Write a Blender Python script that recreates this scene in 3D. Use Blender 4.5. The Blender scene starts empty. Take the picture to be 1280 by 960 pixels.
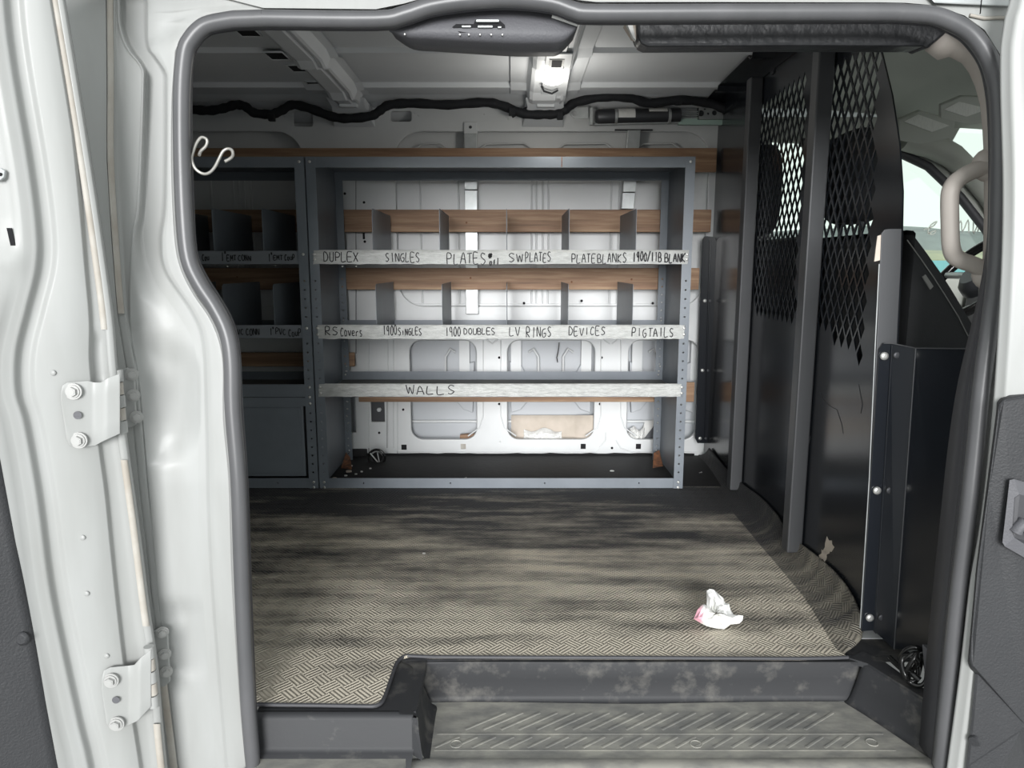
import bpy, bmesh, math, random
from mathutils import Vector, Matrix
R = random.Random(7)
C = bpy.context.scene.collection
# ---------------------------------------------------------------- camera model
TH = math.atan(147/900); F = 900.0; H = 0.82
CT, ST = math.cos(TH), math.sin(TH)
def ray(u, v):
    a = (u-640)/F; b = (v-480)/F
    return (a, CT-b*ST, -ST-b*CT)
def PD(u, v, d):
    r = ray(u, v); t = d/r[1]; return Vector((r[0]*t, d, H+r[2]*t))
def PZ(u, v, z=0.0):
    r = ray(u, v); t = (z-H)/r[2]; return Vector((r[0]*t, r[1]*t, z))
PX0, PXK = 0.775, 0.02
def PP(u, v, off=0.0):            # on the bulkhead plane x = PX0 + PXK*y + off
    r = ray(u, v); t = (PX0+off)/(r[0]-PXK*r[1]); return Vector((r[0]*t, r[1]*t, H+r[2]*t))
def PF(u, v, fn, off=0.0):        # on a surface y = fn(x,z) - off   (off > 0 is towards the street)
    y = 1.2
    for _ in range(12):
        p = PD(u, v, y); y = fn(p.x, p.z)-off
    return PD(u, v, y)
def body_y(x, z):
    return 1.20 + 0.05*max(0.0, z-0.45)
def door_y(x, z):
    t = min(1.0, max(0.0, (z-0.25)/1.1))
    return 1.135 + 0.55*(x+0.62) - 0.085*t**1.3
def door2_y(x, z):
    return 1.13 - 1.2*(x-0.80) - 0.02*max(0, z-0.5)
def interp(pts, v):
    if v <= pts[0][0]: 
        a, b = pts[0], pts[1]
    elif v >= pts[-1][0]:
        a, b = pts[-2], pts[-1]
    else:
        for a, b in zip(pts, pts[1:]):
            if a[0] <= v <= b[0]: break
    return a[1] + (b[1]-a[1])*(v-a[0])/(b[0]-a[0])
def sm(a, b, x):
    t = min(1, max(0, (x-a)/(b-a))); return t*t*(3-2*t)
def catmull(pts, n=6, closed=False):
    pts = [Vector(p) for p in pts]; out = []; N = len(pts)
    rng = range(N) if closed else range(N-1)
    for i in rng:
        if closed: p0, p1, p2, p3 = pts[i-1], pts[i], pts[(i+1) % N], pts[(i+2) % N]
        else: p0, p1, p2, p3 = pts[max(i-1, 0)], pts[i], pts[i+1], pts[min(i+2, N-1)]
        for k in range(n):
            t = k/n
            out.append(0.5*((2*p1)+(p2-p0)*t+(2*p0-5*p1+4*p2-p3)*t*t+(3*p1-p0-3*p2+p3)*t**3))
    if not closed: out.append(pts[-1])
    return out
def smooth1(pts, n=8):            # smooth a (v,u) table
    return [(p[0], p[1]) for p in catmull([(a, b, 0) for a, b in pts], n)]
# ---------------------------------------------------------------- materials
def newmat(name):
    m = bpy.data.materials.new(name); m.use_nodes = True
    nt = m.node_tree; b = nt.nodes['Principled BSDF']; return m, nt, b
def N(nt, typ, **kw):
    n = nt.nodes.new(typ)
    for k, v in kw.items():
        if k.startswith('i_'): n.inputs[k[2:].replace('_', ' ')].default_value = v
        else: setattr(n, k, v)
    return n
def ramp(nt, src, stops):
    r = nt.nodes.new('ShaderNodeValToRGB'); e = r.color_ramp.elements
    while len(e) < len(stops): e.new(0.5)
    for el, (p, c) in zip(e, stops):
        el.position = p; el.color = (c[0], c[1], c[2], 1) if not isinstance(c, (int, float)) else (c, c, c, 1)
    nt.links.new(src, r.inputs[0]); return r
def coords(nt, scale=(1, 1, 1), rot=(0, 0, 0)):
    t = nt.nodes.new('ShaderNodeTexCoord'); mp = nt.nodes.new('ShaderNodeMapping')
    mp.inputs['Scale'].default_value = scale; mp.inputs['Rotation'].default_value = rot
    nt.links.new(t.outputs['Object'], mp.inputs['Vector']); return mp.outputs['Vector']
def noise(nt, vec, scale, detail=4, rough=0.55):
    n = N(nt, 'ShaderNodeTexNoise'); n.inputs['Scale'].default_value = scale
    n.inputs['Detail'].default_value = detail; n.inputs['Roughness'].default_value = rough
    nt.links.new(vec, n.inputs['Vector']); return n.outputs['Fac']
def bump(nt, b, src, strength=0.2, dist=0.01):
    n = N(nt, 'ShaderNodeBump'); n.inputs['Strength'].default_value = strength; n.inputs['Distance'].default_value = dist
    nt.links.new(src, n.inputs['Height']); nt.links.new(n.outputs['Normal'], b.inputs['Normal']); return n
def mat(name, col, rough=0.5, metal=0.0, var=None, vscale=8, stretch=(1, 1, 1), bmp=0, bscale=60, coat=0, wear=None, wscale=30, wcut=0.68):
    m, nt, b = newmat(name)
    b.inputs['Base Color'].default_value = (*col, 1); b.inputs['Roughness'].default_value = rough
    b.inputs['Metallic'].default_value = metal
    if coat: b.inputs['Coat Weight'].default_value = coat; b.inputs['Coat Roughness'].default_value = 0.08
    vec = coords(nt, stretch)
    cur = None
    if var:
        r = ramp(nt, noise(nt, vec, vscale), [(0.35, var), (0.65, col)]); cur = r.outputs[0]
    if wear:
        f = ramp(nt, noise(nt, coords(nt, (1, 1, 1)), wscale, 6, 0.7), [(wcut, 0.0), (wcut+0.04, 1.0)])
        mx = N(nt, 'ShaderNodeMix', data_type='RGBA')
        nt.links.new(f.outputs[0], mx.inputs['Factor'])
        if cur: nt.links.new(cur, mx.inputs['A'])
        else: mx.inputs['A'].default_value = (*col, 1)
        mx.inputs['B'].default_value = (*wear, 1); cur = mx.outputs['Result']
    if cur: nt.links.new(cur, b.inputs['Base Color'])
    if bmp: bump(nt, b, noise(nt, coords(nt), bscale, 5), bmp, 0.003)
    return m
M = {}
M['paint'] = mat('darkened white body paint', (0.37, 0.377, 0.37), 0.46, var=(0.33, 0.335, 0.325), vscale=5, stretch=(3, 3, .6), coat=0.06, wear=(0.40, 0.38, 0.34), wscale=14, wcut=0.76)  # same white as the inner paint, darkened to balance outdoor light
M['inner'] = mat('white inner body paint', (0.68, 0.695, 0.70), 0.38, var=(0.64, 0.655, 0.66), vscale=6)
M['roofpaint'] = mat('roof underside paint', (0.74, 0.76, 0.78), 0.42, var=(0.69, 0.71, 0.73), vscale=2.5)
M['sealant'] = mat('cream seam sealer', (0.46, 0.44, 0.40), 0.6, var=(0.38, 0.345, 0.30), vscale=18)
M['grey'] = mat('grey powder coated steel', (0.19, 0.213, 0.24), 0.42, var=(0.155, 0.175, 0.20), vscale=5, wear=(0.36, 0.37, 0.38), wscale=38, wcut=0.73)
M['traytop'] = mat('dusty steel tray', (0.17, 0.165, 0.15), 0.6, var=(0.10, 0.10, 0.095), vscale=9)
M['black'] = mat('black gloss powder coat', (0.012, 0.014, 0.018), 0.20, wear=(0.10, 0.10, 0.10), wscale=45, wcut=0.77)
M['blackpost'] = mat('worn black steel post', (0.075, 0.077, 0.082), 0.42, metal=0.2, wear=(0.33, 0.31, 0.27), wscale=30, wcut=0.73)
M['mesh'] = M['black']
M['seal'] = mat('rubber seal', (0.105, 0.105, 0.11), 0.36, var=(0.085, 0.086, 0.09), vscale=12, stretch=(1, 1, .4))
M['sealdark'] = mat('dark rubber lip', (0.06, 0.06, 0.066), 0.5)
M['plastic'] = mat('dark textured plastic', (0.10, 0.10, 0.11), 0.55, bmp=0.3, bscale=300)
M['trimpanel'] = mat('charcoal door trim plastic', (0.032, 0.033, 0.036), 0.55, var=(0.026, 0.027, 0.03), vscale=7, bmp=0.35, bscale=260, wear=(0.13, 0.13, 0.13), wscale=26, wcut=0.74)
M['header'] = mat('wrinkled black vinyl', (0.022, 0.023, 0.026), 0.42, bmp=0.9, bscale=45)
M['bolt'] = mat('zinc plated bolt', (0.62, 0.62, 0.60), 0.35, 0.7)
M['paintbolt'] = mat('painted bolt', (0.40, 0.40, 0.39), 0.4, 0.1)
M['skin'] = mat('grey pocket metal', (0.47, 0.49, 0.515), 0.5)  # darker grey than the inner sheet, used behind the wall openings
M['galv'] = mat('galvanised steel', (0.50, 0.52, 0.52), 0.4, 0.5, var=(0.40, 0.42, 0.42), vscale=20)
M['hole'] = mat('painted cavity shade', (0.01, 0.01, 0.012), 0.9)  # near-black colour painting the shade inside holes, slots and gaps
M['loom'] = mat('black cloth taped loom', (0.010, 0.011, 0.014), 0.75, bmp=0.6, bscale=120)
M['canister'] = mat('dark grey canister', (0.06, 0.062, 0.068), 0.42, 0.4)
M['paper'] = mat('white paper', (0.74, 0.74, 0.72), 0.7, var=(0.62, 0.62, 0.60), vscale=30)
M['card'] = mat('pale cardboard', (0.60, 0.53, 0.46), 0.8, var=(0.52, 0.46, 0.39), vscale=15)
M['beige'] = mat('beige grab handle plastic', (0.50, 0.455, 0.415), 0.5)
M['headliner'] = mat('grey fabric headliner', (0.56, 0.58, 0.53), 0.9, bmp=0.2, bscale=200)
M['pillar'] = mat('grey green pillar trim', (0.50, 0.51, 0.46), 0.6)
M['visorlabel'] = mat('printed sun visor label', (0.88, 0.89, 0.84), 0.6, var=(0.80, 0.81, 0.76), vscale=60, stretch=(4, 1, 1))
M['fabric'] = mat('black seat fabric', (0.028, 0.029, 0.031), 0.85, bmp=0.5, bscale=350)
M['thread'] = mat('grey stitching', (0.25, 0.25, 0.24), 0.7)
M['ink'] = mat('black marker ink', (0.012, 0.012, 0.014), 0.6)
M['darkink'] = mat('marker ink on grey steel', (0.008, 0.008, 0.010), 0.6)
M['steelwire'] = mat('tarnished bent wire', (0.44, 0.43, 0.40), 0.4, 0.6)
M['cable'] = mat('glossy black cable', (0.01, 0.01, 0.01), 0.18)
M['asphalt'] = mat('asphalt', (0.46, 0.46, 0.45), 0.9, var=(0.40, 0.40, 0.39), vscale=3)
M['hill'] = mat('wooded hillside', (0.17, 0.20, 0.19), 0.95, var=(0.12, 0.14, 0.14), vscale=0.12)
M['field'] = mat('dry field', (0.34, 0.34, 0.20), 0.95, var=(0.24, 0.27, 0.18), vscale=0.3)
M['teal'] = mat('teal hoarding paint', (0.12, 0.30, 0.32), 0.6)
M['skywhite'] = M['paint']
M['rust'] = mat('rusty bracket', (0.30, 0.13, 0.06), 0.8, var=(0.12, 0.06, 0.04), vscale=60)
M['green'] = mat('pale green primer bracket', (0.42, 0.56, 0.50), 0.5)
M['brass'] = mat('brass connector', (0.55, 0.45, 0.18), 0.4, 0.6)
# crinkled foil tape
def foil(name, col, metal):
    m, nt, b = newmat(name)
    vec = coords(nt, (9, 1, 30))
    n1 = noise(nt, vec, 4, 6, 0.65)
    r = ramp(nt, n1, [(0.25, tuple(c*0.70 for c in col)), (0.6, col)])
    nt.links.new(r.outputs[0], b.inputs['Base Color'])
    b.inputs['Metallic'].default_value = metal; b.inputs['Roughness'].default_value = 0.36
    bump(nt, b, noise(nt, coords(nt, (14, 1, 55)), 2.2, 5, 0.7), 0.95, 0.005)
    return m
M['tape'] = foil('silver foil tape', (0.53, 0.54, 0.525), 0.2)
M['dulltape'] = mat('clear tape over grey lip', (0.20, 0.215, 0.235), 0.28, wear=(0.5, 0.5, 0.5), wscale=34, wcut=0.70)
# wood
def wood(name, a, bcol, c):
    m, nt, b = newmat(name)
    vec = coords(nt, (0.9, 6, 16))
    d = noise(nt, vec, 3.2, 6, 0.6)
    r = ramp(nt, d, [(0.28, a), (0.5, bcol), (0.72, c)])
    nt.links.new(r.outputs[0], b.inputs['Base Color']); b.inputs['Roughness'].default_value = 0.6
    bump(nt, b, d, 0.2, 0.003); return m
M['wood'] = wood('stained softwood', (0.20, 0.115, 0.068), (0.33, 0.195, 0.115), (0.50, 0.34, 0.21))
# rubber mat with basket-weave tread and dust
def matmat(name, dark, dust, bias, tread=True, streak=(0.9, 5.5, 1), curl=False):
    m, nt, b = newmat(name)
    L = nt.links
    def math_(op, a, c=None):
        n = N(nt, 'ShaderNodeMath', operation=op)
        for i, s in enumerate((a, c)):
            if s is None: continue
            if isinstance(s, (int, float)): n.inputs[i].default_value = s
            else: L.new(s, n.inputs[i])
        return n.outputs[0]
    if tread:
        S = 1/0.033
        tc = N(nt, 'ShaderNodeTexCoord'); s0 = N(nt, 'ShaderNodeSeparateXYZ'); L.new(tc.outputs['Object'], s0.inputs[0])
        c0 = N(nt, 'ShaderNodeCombineXYZ'); L.new(math_('ADD', s0.outputs[0], s0.outputs[2]), c0.inputs[0]); L.new(s0.outputs[1], c0.inputs[1])
        mp = N(nt, 'ShaderNodeMapping'); mp.inputs['Scale'].default_value = (S, S, S); mp.inputs['Rotation'].default_value = (0, 0, math.radians(45))
        L.new(c0.outputs[0], mp.inputs['Vector']); vec = mp.outputs['Vector']
        sx = N(nt, 'ShaderNodeSeparateXYZ'); L.new(vec, sx.inputs[0])
        x, y = sx.outputs[0], sx.outputs[1]
        par = math_('MODULO', math_('ABSOLUTE', math_('ADD', math_('FLOOR', x), math_('FLOOR', y))), 2.0)
        sel = math_('GREATER_THAN', par, 0.5)
        wx = math_('SINE', math_('MULTIPLY', x, 6.2832*4)); wy = math_('SINE', math_('MULTIPLY', y, 6.2832*4))
        mx = N(nt, 'ShaderNodeMix'); L.new(sel, mx.inputs['Factor']); L.new(wx, mx.inputs['A']); L.new(wy, mx.inputs['B'])
        tr = mx.outputs['Result']
    v2 = coords(nt, streak)
    n1 = noise(nt, v2, 2.6, 7, 0.6)
    n2 = noise(nt, coords(nt, (1, 1, 1)), 22, 5, 0.7)
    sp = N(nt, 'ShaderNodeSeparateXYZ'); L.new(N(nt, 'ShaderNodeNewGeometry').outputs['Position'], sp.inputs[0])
    # dust mix rises towards the doorway and falls towards the racks
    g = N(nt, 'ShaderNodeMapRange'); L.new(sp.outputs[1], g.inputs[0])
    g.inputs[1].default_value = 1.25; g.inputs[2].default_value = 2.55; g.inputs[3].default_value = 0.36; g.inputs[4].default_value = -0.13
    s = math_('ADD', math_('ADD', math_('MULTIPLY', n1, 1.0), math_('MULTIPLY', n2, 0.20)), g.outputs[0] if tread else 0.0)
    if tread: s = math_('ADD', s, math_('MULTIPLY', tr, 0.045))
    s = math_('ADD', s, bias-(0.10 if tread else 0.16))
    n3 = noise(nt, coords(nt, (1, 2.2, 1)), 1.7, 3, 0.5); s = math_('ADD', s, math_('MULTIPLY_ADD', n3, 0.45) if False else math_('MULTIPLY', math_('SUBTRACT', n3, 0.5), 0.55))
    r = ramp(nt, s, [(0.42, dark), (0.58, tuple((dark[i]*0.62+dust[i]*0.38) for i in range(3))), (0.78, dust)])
    L.new(r.outputs[0], b.inputs['Base Color']); b.inputs['Roughness'].default_value = 0.62
    if tread: bump(nt, b, tr, 1.0, 0.0016)
    else: bump(nt, b, n2, 0.25, 0.002)
    return m
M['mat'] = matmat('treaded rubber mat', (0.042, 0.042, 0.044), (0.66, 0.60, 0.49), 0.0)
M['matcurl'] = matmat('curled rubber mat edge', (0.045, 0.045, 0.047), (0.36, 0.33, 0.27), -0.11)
M['matrear'] = mat('black ribbed rubber', (0.012, 0.012, 0.013), 0.7, wear=(0.10, 0.09, 0.08), wscale=60, wcut=0.74, bmp=0.4, bscale=40)
M['step'] = matmat('dusty step plastic', (0.030, 0.031, 0.034), (0.20, 0.19, 0.17), -0.03, False, (7, 7, 7))
M['stepfloor'] = matmat('scuffed step tread plastic', (0.21, 0.21, 0.20), (0.40, 0.39, 0.345), 0.17, False, (6, 13, 6))
# glass
m, nt, b = newmat('clear window glass')
nt.nodes.remove(b); o = nt.nodes['Material Output']
tr = N(nt, 'ShaderNodeBsdfTransparent'); gl = N(nt, 'ShaderNodeBsdfGlossy'); gl.inputs['Roughness'].default_value = 0.03
tr.inputs[0].default_value = (0.93, 0.97, 0.94, 1)
mx = N(nt, 'ShaderNodeMixShader'); mx.inputs[0].default_value = 0.06
nt.links.new(tr.outputs[0], mx.inputs[1]); nt.links.new(gl.outputs[0], mx.inputs[2]); nt.links.new(mx.outputs[0], o.inputs[0]); M['glass'] = m
m, nt, b = newmat('white window marker'); o = nt.nodes['Material Output']; tl = N(nt, 'ShaderNodeBsdfTranslucent'); tl.inputs[0].default_value = (.95, .95, .92, 1)
ad = N(nt, 'ShaderNodeMixShader'); ad.inputs[0].default_value = 0.75; nt.links.new(b.outputs[0], ad.inputs[1]); nt.links.new(tl.outputs[0], ad.inputs[2]); nt.links.new(ad.outputs[0], o.inputs[0]); b.inputs['Base Color'].default_value = (.9, .9, .88, 1); M['marker'] = m
# glowing lamp lens
m, nt, b = newmat('lit lamp lens'); b.inputs['Base Color'].default_value = (0.9, 0.9, 0.85, 1)
b.inputs['Emission Color'].default_value = (1, 0.96, 0.88, 1); b.inputs['Emission Strength'].default_value = 1.8; M['lamp'] = m
# wrapper: white film with a pink printed patch
m, nt, b = newmat('white and pink wrapper')
vec = coords(nt); sx = N(nt, 'ShaderNodeSeparateXYZ'); nt.links.new(vec, sx.inputs[0])
r = ramp(nt, sx.outputs[0], [(0.0, (0.80, 0.42, 0.50)), (0.5, (0.84, 0.84, 0.82))])
mr = N(nt, 'ShaderNodeMapRange'); nt.links.new(sx.outputs[0], mr.inputs[0]); mr.inputs[1].default_value = -0.030; mr.inputs[2].default_value = -0.008
ad = N(nt, 'ShaderNodeMath', operation='ADD'); nt.links.new(mr.outputs[0], ad.inputs[0])
nz = noise(nt, vec, 45, 3); ml = N(nt, 'ShaderNodeMath', operation='MULTIPLY_ADD'); nt.links.new(nz, ml.inputs[0]); ml.inputs[1].default_value = 0.9; ml.inputs[2].default_value = -0.45
nt.links.new(ml.outputs[0], ad.inputs[1]); nt.links.new(ad.outputs[0], r.inputs[0]); nt.links.new(r.outputs[0], b.inputs['Base Color'])
b.inputs['Roughness'].default_value = 0.75; M['wrapper'] = m
m, nt, b = newmat('crumpled clear plastic bag'); b.inputs['Base Color'].default_value = (0.8, 0.8, 0.78, 1); b.inputs['Roughness'].default_value = 0.15
bump(nt, b, noise(nt, coords(nt), 35, 5, 0.7), 1.0, 0.01); M['bag'] = m
# ---------------------------------------------------------------- object helpers
def wloc(p):
    v = Vector((0, 0, 0))
    while p is not None: v += p.location; p = p.parent
    return v
def thing(name, label, cat, loc, group=None, kind=None):
    o = bpy.data.objects.new(name, None); C.objects.link(o); o.location = loc; o.empty_display_size = 0.02
    if label: o['label'] = label
    if cat: o['category'] = cat
    if group: o['group'] = group
    if kind: o['kind'] = kind
    return o
def tag(o, label=None, cat=None, group=None, kind=None):
    if label: o['label'] = label
    if cat: o['category'] = cat
    if group: o['group'] = group
    if kind: o['kind'] = kind
    return o
class MB:
    def __init__(s): s.v = []; s.f = []; s.smooth = []
    def add(s, vs, fs, smooth=False):
        n = len(s.v); s.v += [Vector(v) for v in vs]; s.f += [[i+n for i in f] for f in fs]; s.smooth += [smooth]*len(fs); return s
    def box(s, a, b):
        x0, y0, z0 = [min(a[i], b[i]) for i in range(3)]; x1, y1, z1 = [max(a[i], b[i]) for i in range(3)]
        return s.add([(x0,y0,z0),(x1,y0,z0),(x1,y1,z0),(x0,y1,z0),(x0,y0,z1),(x1,y0,z1),(x1,y1,z1),(x0,y1,z1)],
              [(0,3,2,1),(4,5,6,7),(0,1,5,4),(1,2,6,5),(2,3,7,6),(3,0,4,7)])
    def hexa(s, q0, q1):          # two quads, matching order
        return s.add(list(q0)+list(q1), [(0,3,2,1),(4,5,6,7),(0,1,5,4),(1,2,6,5),(2,3,7,6),(3,0,4,7)])
    def prism(s, outline, off):   # polygon extruded by vector off
        n = len(outline); off = Vector(off); o = [Vector(p) for p in outline]
        return s.add(o+[p+off for p in o], [list(range(n))[::-1], list(range(n, 2*n))]+[(i, (i+1) % n, n+(i+1) % n, n+i) for i in range(n)])
    def tube(s, path, r, seg=10, closed=False, prof=None, up=None, smooth=True):
        path = [Vector(p) for p in path]; n = len(path); vs = []; fs = []
        rr = r if isinstance(r, (list, tuple)) else [r]*n
        prof = prof or [(math.cos(2*math.pi*k/seg), math.sin(2*math.pi*k/seg)) for k in range(seg)]
        seg = len(prof); nv = None
        for i in range(n):
            if closed: t = path[(i+1) % n]-path[i-1]
            else: t = path[min(i+1, n-1)]-path[max(i-1, 0)]
            if t.length < 1e-9: t = Vector((0, 0, 1))
            t.normalize()
            if up is not None:
                nv = Vector(up)
            elif nv is None:
                nv = Vector((0, 0, 1)) if abs(t.z) < 0.9 else Vector((1, 0, 0))
            nv = (nv-t*nv.dot(t))
            nv.normalize(); bv = t.cross(nv)
            for a, c in prof: vs.append(path[i]+nv*a*rr[i]+bv*c*rr[i])
        for i in range(n if closed else n-1):
            j = (i+1) % n
            for k in range(seg):
                l = (k+1) % seg; fs.append((i*seg+k, i*seg+l, j*seg+l, j*seg+k))
        s.add(vs, fs, smooth)
        if not closed:
            s.add([vs[k] for k in range(seg)], [list(range(seg))[::-1]]); s.add([vs[(n-1)*seg+k] for k in range(seg)], [list(range(seg))])
        return s
    def cyl(s, c, axis, r, h, seg=16, r2=None):
        c = Vector(c); a = Vector(axis).normalized(); return s.tube([c, c+a*h], [r, r if r2 is None else r2], seg, smooth=True)
    def grid(s, rows, smooth=True, flip=False):
        n = len(rows); m = len(rows[0]); vs = [p for r in rows for p in r]
        fs = [(i*m+j, i*m+j+1, (i+1)*m+j+1, (i+1)*m+j) for i in range(n-1) for j in range(m-1)]
        if flip: fs = [f[::-1] for f in fs]
        return s.add(vs, fs, smooth)
    def ball(s, c, rx, ry, rz, nu=12, nv=8):
        c = Vector(c); rows = []
        for i in range(nv+1):
            a = math.pi*i/nv
            rows.append([c+Vector((rx*math.sin(a)*math.cos(2*math.pi*j/nu), ry*math.sin(a)*math.sin(2*math.pi*j/nu), rz*math.cos(a))) for j in range(nu+1)])
        return s.grid(rows)
    def build(s, name, m, parent=None, bevel=0, subsurf=0, solid=0, weld=False):
        me = bpy.data.meshes.new(name); off = wloc(parent)
        me.from_pydata([v-off for v in s.v], [], s.f)
        for p, q in zip(me.polygons, s.smooth): p.use_smooth = q
        if weld or bevel or solid:
            bm = bmesh.new(); bm.from_mesh(me); bmesh.ops.remove_doubles(bm, verts=bm.verts, dist=1e-5)
            bmesh.ops.recalc_face_normals(bm, faces=bm.faces); bm.to_mesh(me); bm.free()
        me.materials.append(M[m] if isinstance(m, str) else m)
        o = bpy.data.objects.new(name, me); C.objects.link(o); o.parent = parent
        if solid: md = o.modifiers.new('solid', 'SOLIDIFY'); md.thickness = solid; md.offset = 0
        if bevel:
            md = o.modifiers.new('bevel', 'BEVEL'); md.width = bevel; md.segments = 2; md.limit_method = 'ANGLE'; md.angle_limit = 0.6
            md.harden_normals = False
        if subsurf: md = o.modifiers.new('sub', 'SUBSURF'); md.levels = subsurf; md.render_levels = subsurf
        return o
def sheet(name, m, outline, holes, thick, mapf, parent=None, bevel=0.0, cuts=(), cutsx=()):
    """flat 2D outline with holes, filled and extruded, then mapped into space by mapf(a, b, t)"""
    cu = bpy.data.curves.new('tmp', 'CURVE'); cu.dimensions = '2D'; cu.fill_mode = 'BOTH'
    cu.extrude = thick/2; cu.bevel_depth = bevel; cu.bevel_resolution = 2
    for poly in [outline]+list(holes):
        sp = cu.splines.new('POLY'); sp.points.add(len(poly)-1)
        for p, q in zip(sp.points, poly): p.co = (q[0], q[1], 0, 1)
        sp.use_cyclic_u = True
    to = bpy.data.objects.new('tmp', cu); C.objects.link(to)
    me = bpy.data.meshes.new_from_object(to.evaluated_get(bpy.context.evaluated_depsgraph_get()))
    bpy.data.objects.remove(to); bpy.data.curves.remove(cu)
    bm = bmesh.new(); bm.from_mesh(me)
    for c in cuts:
        bmesh.ops.bisect_plane(bm, geom=bm.verts[:]+bm.edges[:]+bm.faces[:], plane_co=(0, c, 0), plane_no=(0, 1, 0))
    for c in cutsx:
        bmesh.ops.bisect_plane(bm, geom=bm.verts[:]+bm.edges[:]+bm.faces[:], plane_co=(c, 0, 0), plane_no=(1, 0, 0))
    off = wloc(parent)
    for v in bm.verts: v.co = Vector(mapf(v.co.x, v.co.y, v.co.z))-off
    bmesh.ops.remove_doubles(bm, verts=bm.verts, dist=1e-6)
    bmesh.ops.recalc_face_normals(bm, faces=bm.faces)
    bm.to_mesh(me); bm.free(); me.name = name
    me.materials.clear(); me.materials.append(M[m] if isinstance(m, str) else m)
    for p in me.polygons: p.use_smooth = False
    o = bpy.data.objects.new(name, me); C.objects.link(o); o.parent = parent
    return o
def rrect(x0, y0, x1, y1, r, n=5):
    r = min(r, abs(x1-x0)/2.01, abs(y1-y0)/2.01); out = []
    for cx, cy, a in ((x1-r, y1-r, 0), (x0+r, y1-r, 90), (x0+r, y0+r, 180), (x1-r, y0+r, 270)):
        for k in range(n+1):
            t = math.radians(a+90*k/n); out.append((cx+r*math.cos(t), cy+r*math.sin(t)))
    return out
def circ(cx, cy, r, n=8): return [(cx+r*math.cos(2*math.pi*k/n), cy+r*math.sin(2*math.pi*k/n)) for k in range(n)]
# bolts share one mesh per kind
_bm = {}
def bolt(name, m, parent, loc, axis=(0, -1, 0), r=0.006, h=0.004, washer=False):
    key = (m, r, h, washer, tuple(axis))
    if key not in _bm:
        b = MB(); a = Vector(axis).normalized(); o = Vector((0, 0, 0))
        if washer:
            b.cyl(o, a, r*1.7, h*0.3, 18); b.cyl(a*h*0.3, a, r*1.35, h*0.25, 18); b.tube([a*h*.55, a*h*1.1], r, 6, smooth=False)
            b.tube([a*h*1.1, a*h*1.15], r*0.72, 12)
        else:
            b.tube([o, a*h*0.5, a*h*0.85, a*h], [r, r, r*0.75, r*0.4], 12)
        me = bpy.data.meshes.new(name); me.from_pydata(b.v, [], b.f)
        for p, q in zip(me.polygons, b.smooth): p.use_smooth = q
        me.materials.append(M[m]); _bm[key] = me
    ob = bpy.data.objects.new(name, _bm[key]); C.objects.link(ob); ob.parent = parent; ob.location = Vector(loc)-wloc(parent); return ob
#HELPERS_END
# ================================================================= SETTING
STRUCT = dict(kind='structure')
SX0, SX1 = -2.35, 0.835      # cargo space ends
WY = 3.06                    # far side inner sheet
def W(u, v, y=WY): p = PD(u, v, y); return (p.x, p.z)
def wrect(u0, v0, u1, v1, r, n=5, y=WY):
    (x0, z1), (x1, z0) = W(u0, v0, y), W(u1, v1, y); 
    xm0 = W(u0, (v0+v1)/2, y)[0]; xm1 = W(u1, (v0+v1)/2, y)[0]
    return rrect(xm0, z0, xm1, z1, r, n)
# --- floor (van bed) and the street
b = MB(); b.box((SX0, 1.50, -0.05), (2.3, 3.14, -0.002)); b.box((SX0, 1.25, -0.05), (-0.52, 1.50, -0.002)); b.box((0.86, 1.22, -0.30), (2.3, 1.5, -0.15))
tag(b.build('floor', 'inner'), **STRUCT)
b = MB(); b.add([(-300, -60, -0.62), (300, -60, -0.62), (300, 400, -0.62), (-300, 400, -0.62)], [(0, 1, 2, 3)])
tag(b.build('ground', 'asphalt'), 'grey asphalt ground around the van', **STRUCT)
# --- far wall
holes = []
pockets = [(512, 424, 597, 550), (633, 424, 744, 550), (783, 424, 872, 550)]
for p in pockets: holes.append(wrect(*p, 0.055, 7))
holes.append(wrect(495, 164, 884, 384, 0.11, 8)); holes.append(wrect(90, 164, 384, 384, 0.11, 8))
holes.append(wrect(463, 494, 482, 528, 0.006)); holes.append(wrect(437, 494, 446, 541, 0.004))
for u, v in ((505, 559), (579, 559), (729, 558), (798, 558)): holes.append(wrect(u-3, v-3, u+3, v+3, 0.002, 1))
holes.append(wrect(367, 140, 393, 160, 0.012)); holes.append(wrect(488, 139, 516, 154, 0.012))
for u, v in ((625, 557-5), (431, 557-8), (518, 143), (523, 146), (605, 144), (635, 143), (635, 150), (250, 154), (320, 147), (357, 147), (345, 154), (474, 512), (504, 500)):
    holes.append([W(u+1.6*math.cos(a), v+1.6*math.sin(a)) for a in [k*math.pi/3 for k in range(6)]])
wall = sheet('wall_back', 'inner', [(SX0, -0.02), (SX1, -0.02), (SX1, 1.45), (SX0, 1.45)], holes, 0.008,
             lambda a, c, t: (a, WY-t+(0.02*max(0, c-1.15)**1.0*-2.0 if c > 1.15 else 0), c), bevel=0.004, cuts=(1.15, 1.25))
tag(wall, **STRUCT)
b = MB()                                   # recessed window blanks, their ribs
b.box((SX0, WY+0.028, 0.60), (SX1, WY+0.034, 1.40))
for u in (665, 671, 679, 686, 765, 775, 573, 525):
    x = W(u, 260)[0]; b.tube([(x, WY+0.027, 0.66), (x, WY+0.027, 1.25)], 0.0042, 8)
for u in (262, 290, 297, 304, 312): x = W(u, 260)[0]; b.tube([(x, WY+0.027, 0.66), (x, WY+0.027, 1.25)], 0.0045, 8)
z = W(600, 381)[1]; b.box((W(500, 380)[0], WY+0.012, z-0.004), (W(880, 380)[0], WY+0.028, z+0.004))
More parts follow.
